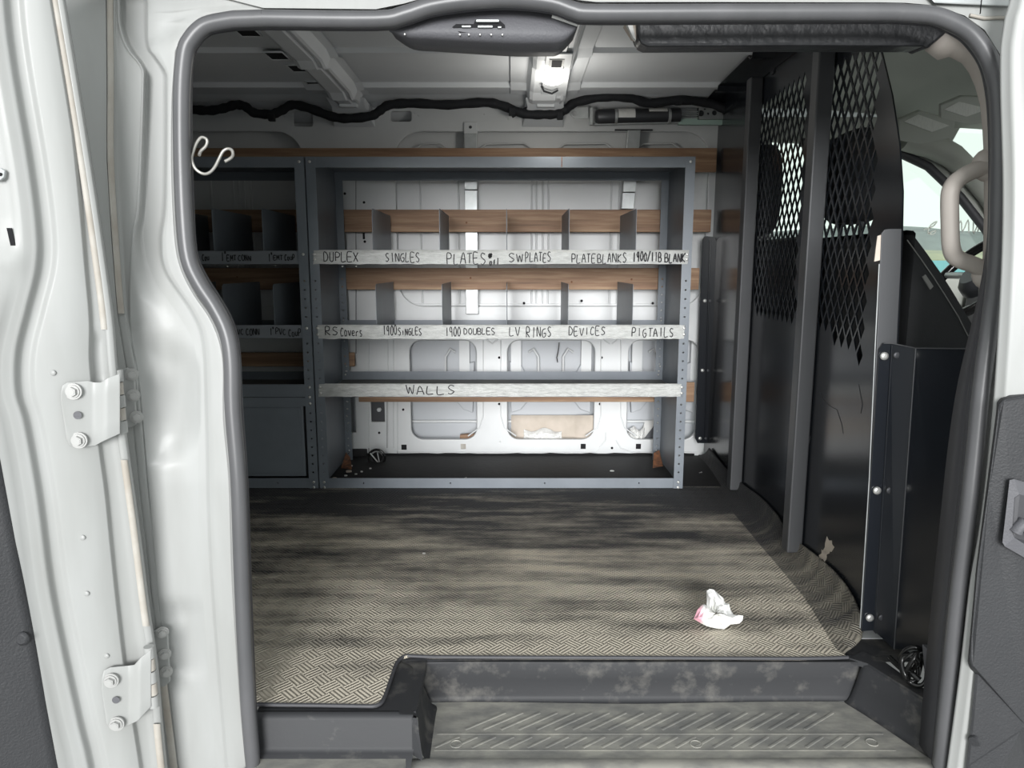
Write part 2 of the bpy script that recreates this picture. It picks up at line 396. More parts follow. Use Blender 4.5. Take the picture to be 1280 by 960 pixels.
for u0, u1 in ((520, 560), (600, 665), (698, 766), (796, 850)):   # swages above the recesses
    b.tube([PD(u0, 186, WY-.002), PD(u0+8, 180, WY-.002), PD(u1-10, 179, WY-.002), PD(u1, 186, WY-.002)], 0.004, 6)
b.build('recess_panel', 'inner', wall)
b = MB()                                   # outer skin seen through the openings
b.box((SX0, 3.135, -0.10), (0.95, 3.140, 1.42)); b.build('outer_skin', 'skin', wall)
b = MB()                                   # stiffeners on the outer skin
for u in (581, 645, 732, 795, 545, 700, 868):
    x = W(u, 500, 3.1)[0]; 
    b.box((x-0.022, 3.10, 0.33), (x+0.022, 3.125, 0.60)) if u not in (545, 700) else None
for (u0, u1) in ((512, 597), (633, 744), (783, 872)):
    z0 = W(600, 528, 3.1)[1]; x0, x1 = W(u0, 500, 3.1)[0], W(u1, 500, 3.1)[0]
    b.tube([(x0, 3.122, z0), (x1, 3.122, z0)], 0.006, 6); b.box((x0, 3.11, 0.545), (x1, 3.125, 0.60))
b.build('stiffener', 'inner', wall)
b = MB()                                   # pressed beads of the inner sheet
def bead(pts, r=0.0035): b.tube([PD(u, v, WY-0.0075) for u, v in pts], r, 6)
for u0, u1 in ((597, 633), (744, 783)):
    bead([(u0+7, 425), (u0+7, 520), (u0+2, 535), (u0-12, 545)]); bead([(u1-7, 425), (u1-7, 520), (u1-2, 535), (u1+12, 545)])
    bead([(u0+2, 415), (u0+12, 425), (u0+18, 430)]); bead([(u1-2, 415), (u1-12, 425), (u1-18, 430)])
bead([(497, 565), (745, 565), (752, 556), (757, 550), (757, 540)]); bead([(770, 550), (776, 560), (790, 565), (872, 565)])
bead([(497, 500), (497, 564)]); bead([(492, 425), (492, 560)]); bead([(461, 425), (461, 560)]); bead([(485, 425), (485, 560)])
bead([(445, 215), (447, 440)], 0.002); bead([(470, 150), (452, 180)], 0.002); bead([(476, 139), (478, 150), (455, 183)], 0.002)
b.build('pressed_bead', 'inner', wall)
b = MB()
for p in pockets:
    for r_, yo in ((0.006, .001), (0.004, .018)):
        b.tube([(x, WY+yo, z) for x, z in wrect(p[0]-yo*150, p[1]-yo*150, p[2]+yo*150, p[3]+yo*150, .055, 7)], r_, 6, closed=True)
b.build('pocket_rim', 'inner', wall)
for p in pockets:                         # folded brackets inside the upper corners of each opening
    for sgn, uu in ((1, p[0]+4), (-1, p[2]-4)):
        if sgn > 0 and uu < 520: continue
        b = MB(); q = [(uu, 452), (uu+sgn*14, 456), (uu+sgn*22, 470), (uu+sgn*24, 500), (uu+sgn*14, 512), (uu+sgn*2, 516)]
        b.prism([PD(u, v, 3.105) for u, v in q], (0, .02, 0)); b.build('inner_bracket', 'skin', wall, bevel=.003)
        b = MB(); b.tube([PD(uu+sgn*24, 440, 3.11), PD(uu+sgn*30, 436, 3.10), PD(uu+sgn*36, 446, 3.10), PD(uu+sgn*36, 480, 3.11)], .005, 6); b.build('inner_bracket', 'inner', wall)
b = MB()
for pts in (((445, 215), (445, 442)), ((461, 496), (461, 566)), ((484, 496), (484, 560)), ((497, 508), (497, 520)), ((497, 562), (497, 568)), ((497, 565), (745, 565))):
    b.tube([PD(u, v, WY-.0085) for u, v in pts], .0016, 4)
b.build('seam_line', 'canister', wall)
for u, v in ((456, 158), (431, 242), (455, 216), (455, 253), (456, 302), (478, 378), (655, 379), (727, 376), (816, 379), (624, 447), (752, 447), (624, 505), (750, 505), (765, 560), (504, 512), (474, 541), (250, 154), (345, 154), (357, 147), (523, 146), (518, 143), (605, 144), (635, 143), (635, 149)):
    bolt('hole_shade_disc', 'hole', wall, PD(u, v, WY-.0085), (0, -1, 0), .0055, .001)  # near-black discs stand in for shade inside small wall holes
for u, v in ((505, 559), (579, 558), (729, 558), (798, 558)):
    b = MB(); a = PD(u-3.2, v+3.2, WY-.0095); c = PD(u+3.2, v-3.2, WY-.0085); b.box(a, c); b.build('square_hole_cover', 'hole' if u != 579 else 'sealant', wall)  # near-black ones paint the shade in the square holes
b = MB(); a = PD(453.5, 299, WY-.0095); c = PD(456, 291, WY-.0085); b.box(a, c); b.build('slit', 'hole', wall)
b = MB(); a = PD(463, 527, WY+.012); c = PD(482, 495, WY+.014); b.box(a, c); b.build('slot_back', 'canister', wall)
# --- ceiling
prof = [(1.19, 1.27), (1.24, 1.33), (1.4, 1.41), (1.7, 1.465), (2.05, 1.485), (2.37, 1.490), (2.38, 1.476), (2.40, 1.476), (2.415, 1.490), (2.78, 1.486), (2.792, 1.470), (2.815, 1.470), (2.83, 1.482), (2.93, 1.477), (3.0, 1.464), (3.05, 1.445), (3.14, 1.38)]
def roofz(y):
    return interp(prof, y)
b = MB(); b.grid([[(x, y, z) for x in (SX0, -1.5, -0.66, 0.12, 0.95)] for y, z in prof], smooth=False)
b.grid([[(x, y, z+0.03) for x in (SX0, 2.3)] for y, z in prof], smooth=False)
ceil = tag(b.build('ceiling', 'roofpaint'), **STRUCT)
def bow(name, x0, xa, xb, x1, hole_px=()):
    b = MB(); ys = [1.5+0.05*k for k in range(29)]; rows = []
    for y in ys:
        z = roofz(y)-0.004; 
        rows.append([(x0, y, z-0.003), (xa-0.012, y, z-0.005), (xa, y, z-0.034), (xa+0.012, y, z-0.040), (xb-0.03, y, z-0.040), (xb-0.025, y, z-0.033), (xb-0.012, y, z-0.033), (xb-0.008, y, z-0.040), (xb, y, z-0.036), (xb+0.014, y, z-0.006), (x1, y, z-0.003)])
    b.grid(rows, smooth=False); o = tag(b.build(name, 'roofpaint'), **STRUCT)
    for u, v in hole_px:
        p = PD(u, v, 2); zz = 1.474
        p = PZ(u, v, zz); b2 = MB(); s = 0.024
        zz = roofz(p.y)-0.009; b2.prism([(p.x-s*1.1, p.y-s*1.5, zz), (p.x+s*1.1, p.y-s*1.5, zz), (p.x+s*1.1, p.y+s*1.5, zz), (p.x-s*1.1, p.y+s*1.5, zz)], (0, 0, -0.002)); b2.build('slot_recess', 'hole', o)
        b2 = MB(); pts = [(p.x-s*1.2, p.y-s*1.7, zz-.001), (p.x+s*1.2, p.y-s*1.7, zz-.001), (p.x+s*1.2, p.y+s*1.7, zz-.001), (p.x-s*1.2, p.y+s*1.7, zz-.001)]
        b2.tube(pts, 0.0032, 6, closed=True); b2.build('slot_rim', 'roofpaint', o)
    return o
bow('trim_1', -0.76, -0.675, -0.585, -0.545, [(309, 41), (346, 67), (373, 87), (395, 106)])
bow('trim_2', -0.005, 0.065, 0.19, 0.25)
bow('trim_3', -1.60, -1.52, -1.42, -1.38)
# bow end brackets
for x in (-0.63, 0.13):
    b = MB(); b.hexa([(x-.08, 2.88, 1.455), (x+.07, 2.88, 1.455), (x+.07, 3.02, 1.45), (x-.08, 3.02, 1.45)], [(x-.065, 2.93, 1.43), (x+.055, 2.93, 1.43), (x+.08, 3.04, 1.375), (x-.09, 3.04, 1.375)])
    b.box((x-.035, 2.90, 1.425), (x+.035, 2.93, 1.45)); o = b.build('roof_bow_bracket', 'roofpaint', None, bevel=0.004)
    tag(o, ('pale metal end bracket of the left roof bow beside the slotted flange' if x < 0 else 'pale metal end bracket of the roof bow below the lit lamp'), 'bracket')
# --- ends of the van
b = MB(); b.box((SX0-0.03, 1.18, -0.45), (SX0, 3.14, 1.45)); tag(b.build('wall_left', 'inner'), **STRUCT)
# --- street side of the body with the door opening
outer_px = [(330, 10.5), (470, 12), (505, 5), (540, -5), (590, -12), (640, -14), (690, -8), (718, 0), (745, 3), (900, 3), (1100, 3.5), (1130, 4), (1167, 7), (1205, 20), (1230, 38), (1249, 68), (1258, 100), (1261, 155), (1260, 230), (1256, 340), (1242, 480), (1232, 580), (1222, 660), (1211, 730), (1199, 833), (1184, 954), (1170, 1060)]
left_px = [(317, 1060), (310, 960), (303, 892), (294, 762), (291, 700), (288, 600), (281, 522), (281, 461), (276, 427), (263, 396), (245, 370), (229, 339), (221, 305), (217, 240), (216, 180), (217, 120), (221, 65), (228, 47), (240, 31), (255, 21), (286, 13)]
inner_px = [(330, 36), (470, 37), (505, 32), (540, 20), (590, 13), (640, 11), (690, 16), (718, 27), (745, 30), (900, 29), (1100, 28), (1130, 29), (1167, 32), (1190, 43), (1205, 54), (1224, 80), (1233, 115), (1237, 160), (1238, 230), (1234, 340), (1212, 480), (1204, 560), (1196, 640), (1188, 720), (1177, 830), (1167, 954), (1156, 1060)]
left_in = [(330, 1060), (323, 960), (318, 880), (314, 770), (312, 700), (308, 600), (301, 500), (298, 440), (290, 401), (273, 370), (254, 339), (243, 308), (240, 240), (238.5, 170), (238, 110), (239, 78), (243, 63), (250, 52), (259, 44), (271, 39), (299, 36)]
cen = [((a[0]+c[0])/2, (a[1]+c[1])/2) for a, c in zip(outer_px, inner_px)]
cenl = [((a[0]+c[0])/2, (a[1]+c[1])/2) for a, c in zip(left_px, left_in)]
def S(u, v, off=0): return PF(u, v, body_y, off)
# sheet hole: opening; the pillar between the hinges and the seal is lofted separately
E0 = smooth1([(-120, 129), (0, 130), (100, 131), (200, 131), (300, 137), (400, 145), (480, 158), (620, 172), (760, 188), (880, 202), (960, 212), (1080, 226)])
hole2 = [S(u, v) for u, v in outer_px]; hole2 += [S(interp(E0, v)+3, v) for v in (1060, 960, 760, 600, 480, 400, 300, 200, 100, 0, -40)]
hole2 = [(p.x, p.z) for p in hole2]
top_hole = (S(interp(E0, -40)+3, -40).x, S(300, -40).z)
ws = sheet('wall_front', 'paint', [(SX0-.03, -0.45), (2.35, -0.45), (2.35, 1.34), (SX0-.03, 1.34)],
           [hole2, rrect(1.12, 0.62, 1.95, 1.18, 0.08)], 0.012, lambda a, c, t: (a, body_y(a, c)+0.004-t, c), cuts=(0.45, 0.9, 1.2))
tag(ws, **STRUCT)
b = MB(); b.box((SX0, 1.31, 0.02), (-0.60, 1.32, 1.30)); b.build('inner_lining', 'inner', ws)
# pillar loft: (v,u) stations with depth offsets towards the street
R2 = smooth1([(-120, 147), (0, 148), (35, 150), (62, 160), (84, 177), (110, 179), (250, 173), (300, 166), (400, 164), (480, 176), (600, 186), (760, 200), (960, 224), (1080, 238)])
CL = smooth1([(-120, 152), (0, 154), (35, 156), (62, 168), (84, 182), (110, 183), (250, 181), (300, 178), (350, 192), (400, 226), (440, 244), (520, 247), (700, 250), (960, 270), (1080, 284)])
CR = smooth1([(-120, 178), (0, 181), (55, 182), (70, 190), (90, 203), (110, 205), (250, 204), (300, 199), (340, 205), (390, 238), (430, 252), (520, 256), (700, 261), (960, 281), (1080, 295)])
LP = [(v, u) for u, v in left_px if v > 60]; LP = sorted(LP); SE = smooth1([(-120, 235), (0, 228), (40, 222)]+LP, 4)
rows = []
for i in range(196):
    v = -110+6*i; e0 = interp(E0, v); r2 = interp(R2, v); cl = interp(CL, v); cr = interp(CR, v); se = max(interp(SE, v), cr+8)
    if v < 62: se = interp([(-400, 520), (-4, 520), (4, 470), (10, 400), (12, 300), (20, 264), (30, 243), (45, 230), (62, 222)], v)
    st = [(e0, -0.020), (e0+2, 0.0), (e0+13, 0.0), (e0+15, -0.003), (r2-3, -0.003), (r2, 0.001), (cl, None), (cr, None), (cr+5, -0.004), (se-3, -0.004), (se, -0.006), (se+6, -0.02)]
    deep = -0.026*(1-sm(300, 400, v))-0.009*sm(300, 400, v)
    row = []
    pts = []
    for k, (u, o) in enumerate(st):
        pts.append((u, deep if o is None else o))
    for k in range(len(pts)-1):
        n = 9 if k in (4, 6, 9) else 3
        for j in range(n):
            t = j/n; tt = t*t*(3-2*t); u = pts[k][0]+(pts[k+1][0]-pts[k][0])*t; o = pts[k][1]+(pts[k+1][1]-pts[k][1])*tt
            row.append((u, v, o))
    row.append((pts[-1][0], v, pts[-1][1])); out = []
    for u, v_, o in row:
        inside = sm(interp(E0, v)+14, interp(E0, v)+22, u)
        # recess carrying the upper hinge, then the lower one; their curved ledges
        top = 402+0.62*max(0, u-150); bot = 585-0.85*max(0, u-195)
        d = sm(top-16, top+12, v)*(1-sm(bot-16, bot+10, v))*(1-sm(236, 252, u))
        d2 = sm(742+0.1*(u-190), 764+0.1*(u-190), v)*(1-sm(838-0.5*(u-215), 862-0.5*(u-215), v))*(1-sm(232, 250, u))
        ridge = 0.006*math.exp(-((u-(197+0.01*(v-600)))/6.0)**2)*sm(560, 590, v)*(1-sm(740, 760, v))
        pad = 0.010*sm(182, 188, u)*(1-sm(226, 233, u-0.0))*(1-sm(48-0.6*(u-195), 58-0.6*(u-195), v-0.0))*sm(-4, 6, v)
        out.append(S(u, v, o-0.013*d*inside-0.012*d2*inside+ridge-pad))
    rows.append(out)
b = MB(); b.grid(rows, smooth=True, flip=True); pil = tag(b.build('trim_4', 'paint'), **STRUCT)
b = MB()                                   # seam sealer running down the pillar edge
def strip_on(fn, cl, v0, v1, w, off, step=8):
    rows = []; v = v0
    while v <= v1:
        u = interp(cl, v); rows.append([PF(u, v, fn, off), PF(u+w*.15, v, fn, off+.003), PF(u+w*.85, v, fn, off+.003), PF(u+w, v, fn, off)]); v += step
    b.grid(rows, flip=True)
strip_on(body_y, [(v, u+3.5) for v, u in E0], -40, 395, 8, 0.002)
strip_on(body_y, [(v, u+1) for v, u in E0], 845, 1040, 9, 0.002); b.build('seam_sealer', 'sealant', pil)
# --- rubber seal round the opening
path = [PF(u, v, body_y, 0.012) for u, v in catmull([(p[0], p[1], 0) for p in cen], 4)[:-1] for _ in (0,)] if False else None
pp = [(p.x, p.y) for p in catmull([(a, c, 0) for a, c in cen+cenl], 4, closed=False)]
path = [PF(u, v, body_y, 0.014) for u, v in pp]
seal = thing('door_seal', 'grey rubber weather seal lining the whole side door opening', 'seal', (0.15, 1.2, -0.2))
prof_ = [(math.cos(a)*1.0, math.sin(a)*0.85) for a in [2*math.pi*k/12 for k in range(12)]]
b = MB(); b.tube(path+[path[0]], 0.0135, 12); b.build('bulb', 'seal', seal)
ip = [(p.x, p.y) for p in catmull([(c[0]*.80+a[0]*.20, c[1]*.80+a[1]*.20, 0) for a, c in zip(outer_px+left_px, inner_px+left_in)], 4)]
path2 = [PF(u, v, body_y, -0.004) for u, v in ip]
b = MB(); b.tube(path2+[path2[0]], 0.0085, 8); b.build('inner_lip', 'sealdark', seal)
# inner flange behind the seal so the skin has depth
rows = []
for p, q in zip(path2, path2[1:]+path2[:1]):
    rows.append([p, p+Vector((0, 0.010+(0.045*sm(-0.95, -0.45, -p.z) if p.x > 0.5 else 0), 0))])
rows.append(rows[0]); b = MB(); b.grid(rows); b.build('flange_cover', 'sealdark', seal, solid=0.003)
# right pillar face between the seal and the front door
b = MB(); rows = []
for v in range(-60, 1060, 10):
    q = [u for u in ()]
    so = interp(sorted([(vv, uu) for uu, vv in outer_px if uu > 1165 and vv > 36]), max(v, 38)) if v > 38 else 1262
    if v < 75: so = 1258
    row = [S(so-2, v, -0.01), S(so+1, v, 0.0), S(so+6, v, 0.006), S(so+12, v, 0.004), S(so+30, v, 0.002), S(so+60, v, 0.0)]
    rows.append(row)
b.grid(rows, flip=True); tag(b.build('trim_5', 'paint'), **STRUCT)
# roof drip rail over the opening, with the seam at its right end
b = MB(); pts = [S(u, v, 0.01) for u, v in ((130, -34), (470, -34), (760, -34), (1165, -34), (1300, -34))]
b.tube(pts, 0.012, 8); tag(b.build('trim_6', 'paint'), **STRUCT)
b = MB(); b.hexa([S(1168, 4, 0.012), S(1262, 8, 0.012), S(1262, -40, 0.012), S(1130, -40, 0.012)], [S(1168, 4, 0.0), S(1262, 8, 0.0), S(1262, -40, 0.0), S(1130, -40, 0.0)])
o = tag(b.build('door_check_cover', 'galv', None, bevel=0.002), 'grey metal door guide plate above the top right corner of the opening', 'plate')
b = MB(); b.box(S(1226, 17, .014), S(1228, -20, .013)); b.build('seam', 'hole', o)
b = MB(); b.tube([S(u, v, 0.004) for u, v in ((1212, 19), (1230, 23), (1250, 22), (1262, 23))], 0.003, 6); b.build('sealer_bead', 'sealant', o)
#SETTING_END
# ================================================================= REAR SIDE DOOR, SWUNG OPEN (left)
def D1(u, v, off=0): return PF(u, v, door_y, off)
p = D1(120, 560); d1 = thing('door_1', 'open white hinged side door on the left, seen from inside', None, (p.x, p.y, -0.4), kind='structure')
DE = smooth1([(-120, 61), (0, 80), (120, 100), (240, 119), (330, 132), (400, 141), (470, 147), (550, 158), (650, 172), (760, 186), (830, 196), (900, 202), (960, 208), (1080, 222)])
G3 = smooth1([(-120, 52), (0, 68), (120, 86), (240, 99), (330, 107), (400, 113), (450, 113), (500, 118), (560, 125), (620, 133), (700, 141), (800, 152), (860, 160), (960, 176), (1080, 190)])
G1 = smooth1([(-120, 10), (0, 16), (78, 25), (208, 47), (290, 57), (335, 56), (385, 44), (440, 31), (490, 31), (530, 42), (620, 58), (720, 71), (790, 84), (900, 108), (960, 122), (1080, 140)])
PB = [(-120, -60), (300, -60), (480, -22), (565, 0), (700, 25), (800, 44), (960, 74), (1080, 98)]
rows = []
for i in range(200):
    v = -110+6*i; e = interp(DE, v); g3 = min(interp(G3, v), e-16); g1 = interp(G1, v)
    pts = [(-90, 0.02), (g1-46, 0.02), (g1-30, 0.012), (g1-14, 0.010), (g1-2, -0.004), (g1+6, -0.004), (g1+16, 0.003), (g3-3, 0.004), (g3+4, -0.008), (e-11, -0.008), (e-10, -0.003), (e-2, -0.003), (e, -0.006), (e+2, -0.03)]
    if v < 420: pts[0] = (-90, 0.006+0.014*sm(260, 420, v)); pts[1] = (g1-46, 0.004+0.016*sm(260, 420, v))
    row = []
    for k in range(len(pts)-1):
        n = 6 if k in (2, 3, 5, 7) else 2
        for j in range(n):
            t = j/n; tt = t*t*(3-2*t)
            row.append((pts[k][0]+(pts[k+1][0]-pts[k][0])*t, pts[k][1]+(pts[k+1][1]-pts[k][1])*tt))
    row.append(pts[-1]); out = []
    for u, o in row:
        o += 0.006*math.exp(-((v-322-0.2*u)/16)**2)*math.exp(-((u-8)/22)**2)   # swelling under the slot
        o -= 0.008*sm(412, 424, v)*(1-sm(470, 490, v))*sm(g3+1, g3+6, u)*(1-sm(e-14, e-11, u))
        out.append(D1(u, v, o))
    rows.append(out)
b = MB(); b.grid(rows, flip=True); b.build('inner_frame', 'paint', d1)
b = MB(); rows = []
for i in range(40):
    v = -110+30*i; e = interp(DE, v); rows.append([D1(-90, v, -0.05), D1(e-10, v, -0.05), D1(e+1.5, v, -0.035), D1(e+2, v, -0.028)])
b.grid(rows); b.build('outer_skin', 'paint', d1)
b = MB(); strip_on(door_y, [(v, u-16) for v, u in DE], -60, 418, 9, -0.005)
strip_on(door_y, [(v, u-11) for v, u in DE], 575, 785, 9, -0.001); strip_on(door_y, [(v, u-11) for v, u in DE], 905, 1040, 9, -0.001)
b.build('seam_sealer', 'sealant', d1)
b = MB(); rows = []
for i in range(30):
    v = 400+22*i; pb = interp(PB, v); rows.append([D1(-90, v, 0.022), D1(pb-14, v, 0.024), D1(pb-4, v, 0.0235), D1(pb, v, 0.018)])
b.grid(rows, flip=True); tp = b.build('trim_panel', 'trimpanel', d1)
b = MB(); c = D1(28, 798, 0.024); b.tube([c, c+Vector((0, -0.002, 0)), c+Vector((0.0, -0.0042, 0))], [0.0115, 0.0112, 0.007], 18); b.build('clip', 'trimpanel', tp)
b = MB(); b.prism([D1(u, v, 0.010) for u, v in ((9, 285), (15, 285), (20, 307), (14, 307))], (0, -0.0015, 0)); b.build('slot', 'hole', d1)
b = MB(); b.prism([D1(u, v, 0.012) for u, v in ((-8, 212), (3, 210), (9, 214), (8, 222), (3, 226), (-8, 226))], (0, -0.004, 0)); st = b.build('latch_plate', 'galv', d1, bevel=.001)
b = MB(); b.prism([D1(u, v, 0.0165) for u, v in circ(1, 218, 2.2, 8)], (0, -0.001, 0)); b.build('latch_hole', 'hole', st)
# small plugs and dimples
for u, v in ((103, 672), (108, 742), (66, 466), (133, 820)):
    b = MB(); b.ball(D1(u, v, 0.004), 0.0045, 0.002, 0.0045, 12, 6); b.build('dimple', 'paint', d1)
# hinges
def hinge(leaf, bolts, hole, kn, body, body_bolts, note):
    tl, bl_ = leaf; us = sorted(set([u for u, v in tl]+[u for u, v in bl_]+[tl[0][0]+2*k for k in range(int((tl[-1][0]-tl[0][0])/2)+1)])); u00 = tl[0][0]
    us = [u for u in us if u <= tl[-1][0]]
    def lo(u): return 0.014+0.011*sm(0.52, 0.80, (u-u00)/(tl[-1][0]-u00))
    ti = [(u, v) for u, v in tl]; bi = [(u, v) for u, v in bl_]; h = MB(); fr = []; bk = []
    for u in us:
        v0, v1 = interp(ti, u), interp(bi, u); fr.append([D1(u, v0+(v1-v0)*k/4, lo(u)) for k in range(5)]); bk.append([D1(u, v0+(v1-v0)*k/4, lo(u)-0.006) for k in range(5)])
    h.grid(fr, smooth=True, flip=True); h.grid(bk, smooth=True)
    for e_ in (0, 4): h.grid([[r[e_] for r in fr], [r[e_] for r in bk]], smooth=False)
    h.grid([fr[0], bk[0]], smooth=False); h.grid([fr[-1], bk[-1]], smooth=False)
    hg = h.build('hinge', 'paint', d1, weld=True, bevel=0.0016)
    for u, v in bolts: bolt('hinge_bolt', 'paintbolt', hg, D1(u, v, lo(u)+0.0005), (0.12, -1, 0), 0.0075, 0.009, True)
    b = MB(); c = D1(hole[0], hole[1], lo(hole[0])+.0022); b.cyl(c, (0.12, -1, 0), 0.0062, 0.0006, 14); b.build('hinge_hole', 'plastic', hg)
    (ku, kv0), (ku1, kv1) = kn; m = 5
    for k in range(m):
        t0, t1 = k/m, (k+0.92)/m
        a = PD(ku+(ku1-ku)*t0, kv0+(kv1-kv0)*t0, 1.125); c = PD(ku+(ku1-ku)*t1, kv0+(kv1-kv0)*t1, 1.125)
        b = MB(); b.tube([a, c], 0.0085 if k % 2 == 0 else 0.0075, 14); b.build('knuckle', 'paint' if k % 2 == 0 else 'sealant', hg)
    b = MB(); b.prism([S(u, v, 0.003) for u, v in body], (0, -0.006, 0)); bl = b.build('body_leaf', 'paint', hg, bevel=0.0015)
    for u, v in body_bolts: bolt('hinge_bolt', 'paintbolt', hg, S(u, v, 0.009), (0.45, -1, 0), 0.0062, 0.010, True)
hinge(([(76, 490), (78, 482), (84, 478), (110, 476), (118, 478), (126, 478), (136, 472), (150, 467)], [(76, 500), (83, 548), (87, 557), (94, 560), (119, 557), (128, 552), (150, 542)]),
      [(92, 489), (99, 550)], (97, 519), ((146, 462), (153, 542)), [(150, 465), (160, 459), (170, 465), (172, 530), (164, 534), (154, 536)], [(165, 468), (167, 494), (171, 521)], 'upper')
hinge(([(127, 848), (130, 838), (138, 834), (160, 832), (168, 831), (176, 822), (189, 812)], [(127, 862), (133, 905), (139, 910), (160, 907), (172, 901), (189, 883)]),
      [(139, 850), (146, 904)], (145, 875), ((186, 808), (193, 884)), [(190, 790), (200, 783), (211, 789), (214, 850), (208, 856), (196, 858)], [(203, 790), (206, 817), (208, 839)], 'lower')
# ================================================================= FRONT SIDE DOOR (right)
def D2(u, v, off=0): return PF(u, v, door2_y, off)
p = D2(1262, 500); d2 = thing('door_2', 'open white front side door at the right edge with charcoal trim', None, (p.x, p.y, -0.4), kind='structure')
E2 = smooth1([(-60, 1270), (0, 1262), (20, 1256), (45, 1252), (62, 1250), (120, 1250), (230, 1253), (340, 1251), (480, 1243), (580, 1234), (660, 1224), (730, 1212), (833, 1200), (954, 1184), (1080, 1166)])
b = MB(); rows = []
for i in range(110):
    v = -60+10*i; e = interp(E2, v); rows.append([D2(e+1, v, -0.05), D2(e, v, -0.006), D2(e+0.8, v, -0.001), D2(e+3, v, 0.0), D2(e+9, v, 0.0), D2(e+12, v, 0.004), D2(e+16, v, 0.005), D2(e+20, v, 0.0), D2(e+40, v, -0.002), D2(1330, v, -0.002)])
b.grid(rows, flip=True); b.build('inner_frame', 'paint', d2)
pan = [(1245, 516), (1246, 503), (1251, 497), (1262, 494), (1330, 484), (1330, 960), (1279, 906), (1219, 842), (1212, 836), (1209.5, 826), (1212, 800), (1220, 710), (1233, 610)]
b = MB(); nn = len(pan); A = [D2(u, v, 0.002) for u, v in pan]; cx, cy = 1270, 680
Bq = [D2(u+(2 if u < cx else 0), v+(3 if v < cy else -3), 0.03) for u, v in pan]
b.add(A+Bq, [list(range(nn, 2*nn))[::-1]]+[(i, (i+1) % nn, nn+(i+1) % nn, nn+i) for i in range(nn)], False)
tp = b.build('trim_panel', 'trimpanel', d2, bevel=0.004)
b = MB(); b.prism([D2(u, v, 0.012) for u, v in ((1219, 842), (1279, 906), (1330, 960), (1330, 1080), (1198, 1080), (1208, 954), (1214, 900))], Vector((0.003, -0.003, 0))); lp = b.build('lower_trim', 'trimpanel', d2)
b = MB(); c = D2(1218, 926, 0.016); b.tube([c, c+Vector((-0.003, -0.003, 0))], [0.010, 0.008], 14); b.build('clip', 'trimpanel', lp)
# pull handle: raised frame, hollow and grip
fo = [(1262, 600), (1268, 599), (1330, 616), (1330, 706), (1296, 706), (1256, 683), (1253, 678)]; fi = [(1268, 622), (1274, 618), (1330, 630), (1330, 690), (1296, 690), (1268, 672), (1265, 665)]
b = MB(); n = len(fo); a0 = [D2(u, v, 0.031) for u, v in fo]; a1 = [D2(u, v, 0.037) for u, v in fo]; c1 = [D2(u, v, 0.037) for u, v in fi]; c0 = [D2(u, v, 0.031) for u, v in fi]
b.add(a0+a1+c1+c0, [(k*n+i, k*n+(i+1) % n, (k+1)*n+(i+1) % n, (k+1)*n+i) for k in range(3) for i in range(n)]); h = b.build('pull_handle', 'plastic', tp, bevel=0.001)
b = MB(); b.prism([D2(u, v, 0.0314) for u, v in fi], (0.0006, -0.0006, 0)); b.build('handle_hollow', 'sealdark', tp)
b = MB(); b.tube([D2(1270, 664, 0.034), D2(1276, 655, 0.04), D2(1292, 662, 0.042), D2(1330, 680, 0.042)], 0.011, 10); b.build('handle_grip', 'plastic', tp)
# ================================================================= RUBBER MAT
crease = [(870, 566), (885, 584), (900, 610), (913, 636), (931, 658), (949, 680), (968, 702), (988, 726), (1003, 744), (1014, 760), (1026, 780), (1038, 800), (1046, 812), (1052, 820)]
top_ = [(886, 560), (897, 574), (911, 590), (931, 608), (950, 622), (972, 646), (982, 668), (1000, 680), (1022, 697), (1044, 717), (1062, 741), (1073, 766), (1077, 792), (1069, 812)]
front = [(1060, 821), (1000, 822.5), (800, 821.5), (640, 821), (540, 820.5), (511, 819), (503, 821), (496, 828), (490, 844), (484, 862), (478, 876), (470, 881.5), (455, 882), (400, 881), (320, 880)]
mt = MB(); zt = 0.006
# main sheet as columns between rear line y=3.05 and the front outline
cr = [PZ(u, v, zt) for u, v in crease]
poly = [Vector((SX0+0.02, 2.60, zt)), Vector((SX0+.02, 1.285, zt))]+[PZ(u, v, zt) for u, v in front[::-1]]+cr[::-1][1:]
poly = [p for p in poly if p.y < 2.62]; i0 = poly[-1]; poly.append(Vector((i0.x+0.005, 2.60, zt)))
mt.prism(poly[::-1], (0, 0, -zt+0.0005))
cs = catmull([(a, c, 0) for a, c in crease], 5); ts = catmull([(a, c, 0) for a, c in top_], 5); rows = []
for a, c in zip(cs, ts):
    A = PZ(a.x, a.y, zt); 
    hgt = 0.055
    T = PP(c.x, c.y, -0.012)
    if T.z > 0.16: T.z = 0.16
    if T.y > 3.04: T = Vector((T.x, 3.04, T.z))
    Bm = Vector((T.x-0.004, T.y*0.6+A.y*0.4, zt+0.001)); row = []
    for k in range(9):
        t = k/8; row.append(A*(1-t)**2+Bm*2*t*(1-t)+T*t*t)
    rows.append(row+[T+Vector((0.006, 0.004, -0.001)), T+Vector((0.008, 0.004, -0.02))])
    if T.y > 3.3: break
mc_ = MB(); mc_.grid(rows, smooth=True)
fm = thing('floor_mat', 'dusty black rubber cargo mat with chequer tread curled up the bulkhead', 'mat', (0, 2.0, 0))
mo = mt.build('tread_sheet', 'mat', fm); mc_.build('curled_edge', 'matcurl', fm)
b = MB(); b.tube(catmull([PZ(u, v+0.6, 0.0035) for u, v in front], 2), 0.0042, 6); b.build('edge_binding', 'sealdark', fm)
b = MB(); b.box((SX0+.02, 2.60, 0.0005), (0.84, 3.045, 0.007))
rows = [[Vector((x, 3.045-0.0*R.random(), 0.008)), Vector((x, 3.05, 0.014+0.004*R.random())), Vector((x, 3.052, 0.002))] for x in [SX0+.03+0.035*k for k in range(90)] if x < 0.84]
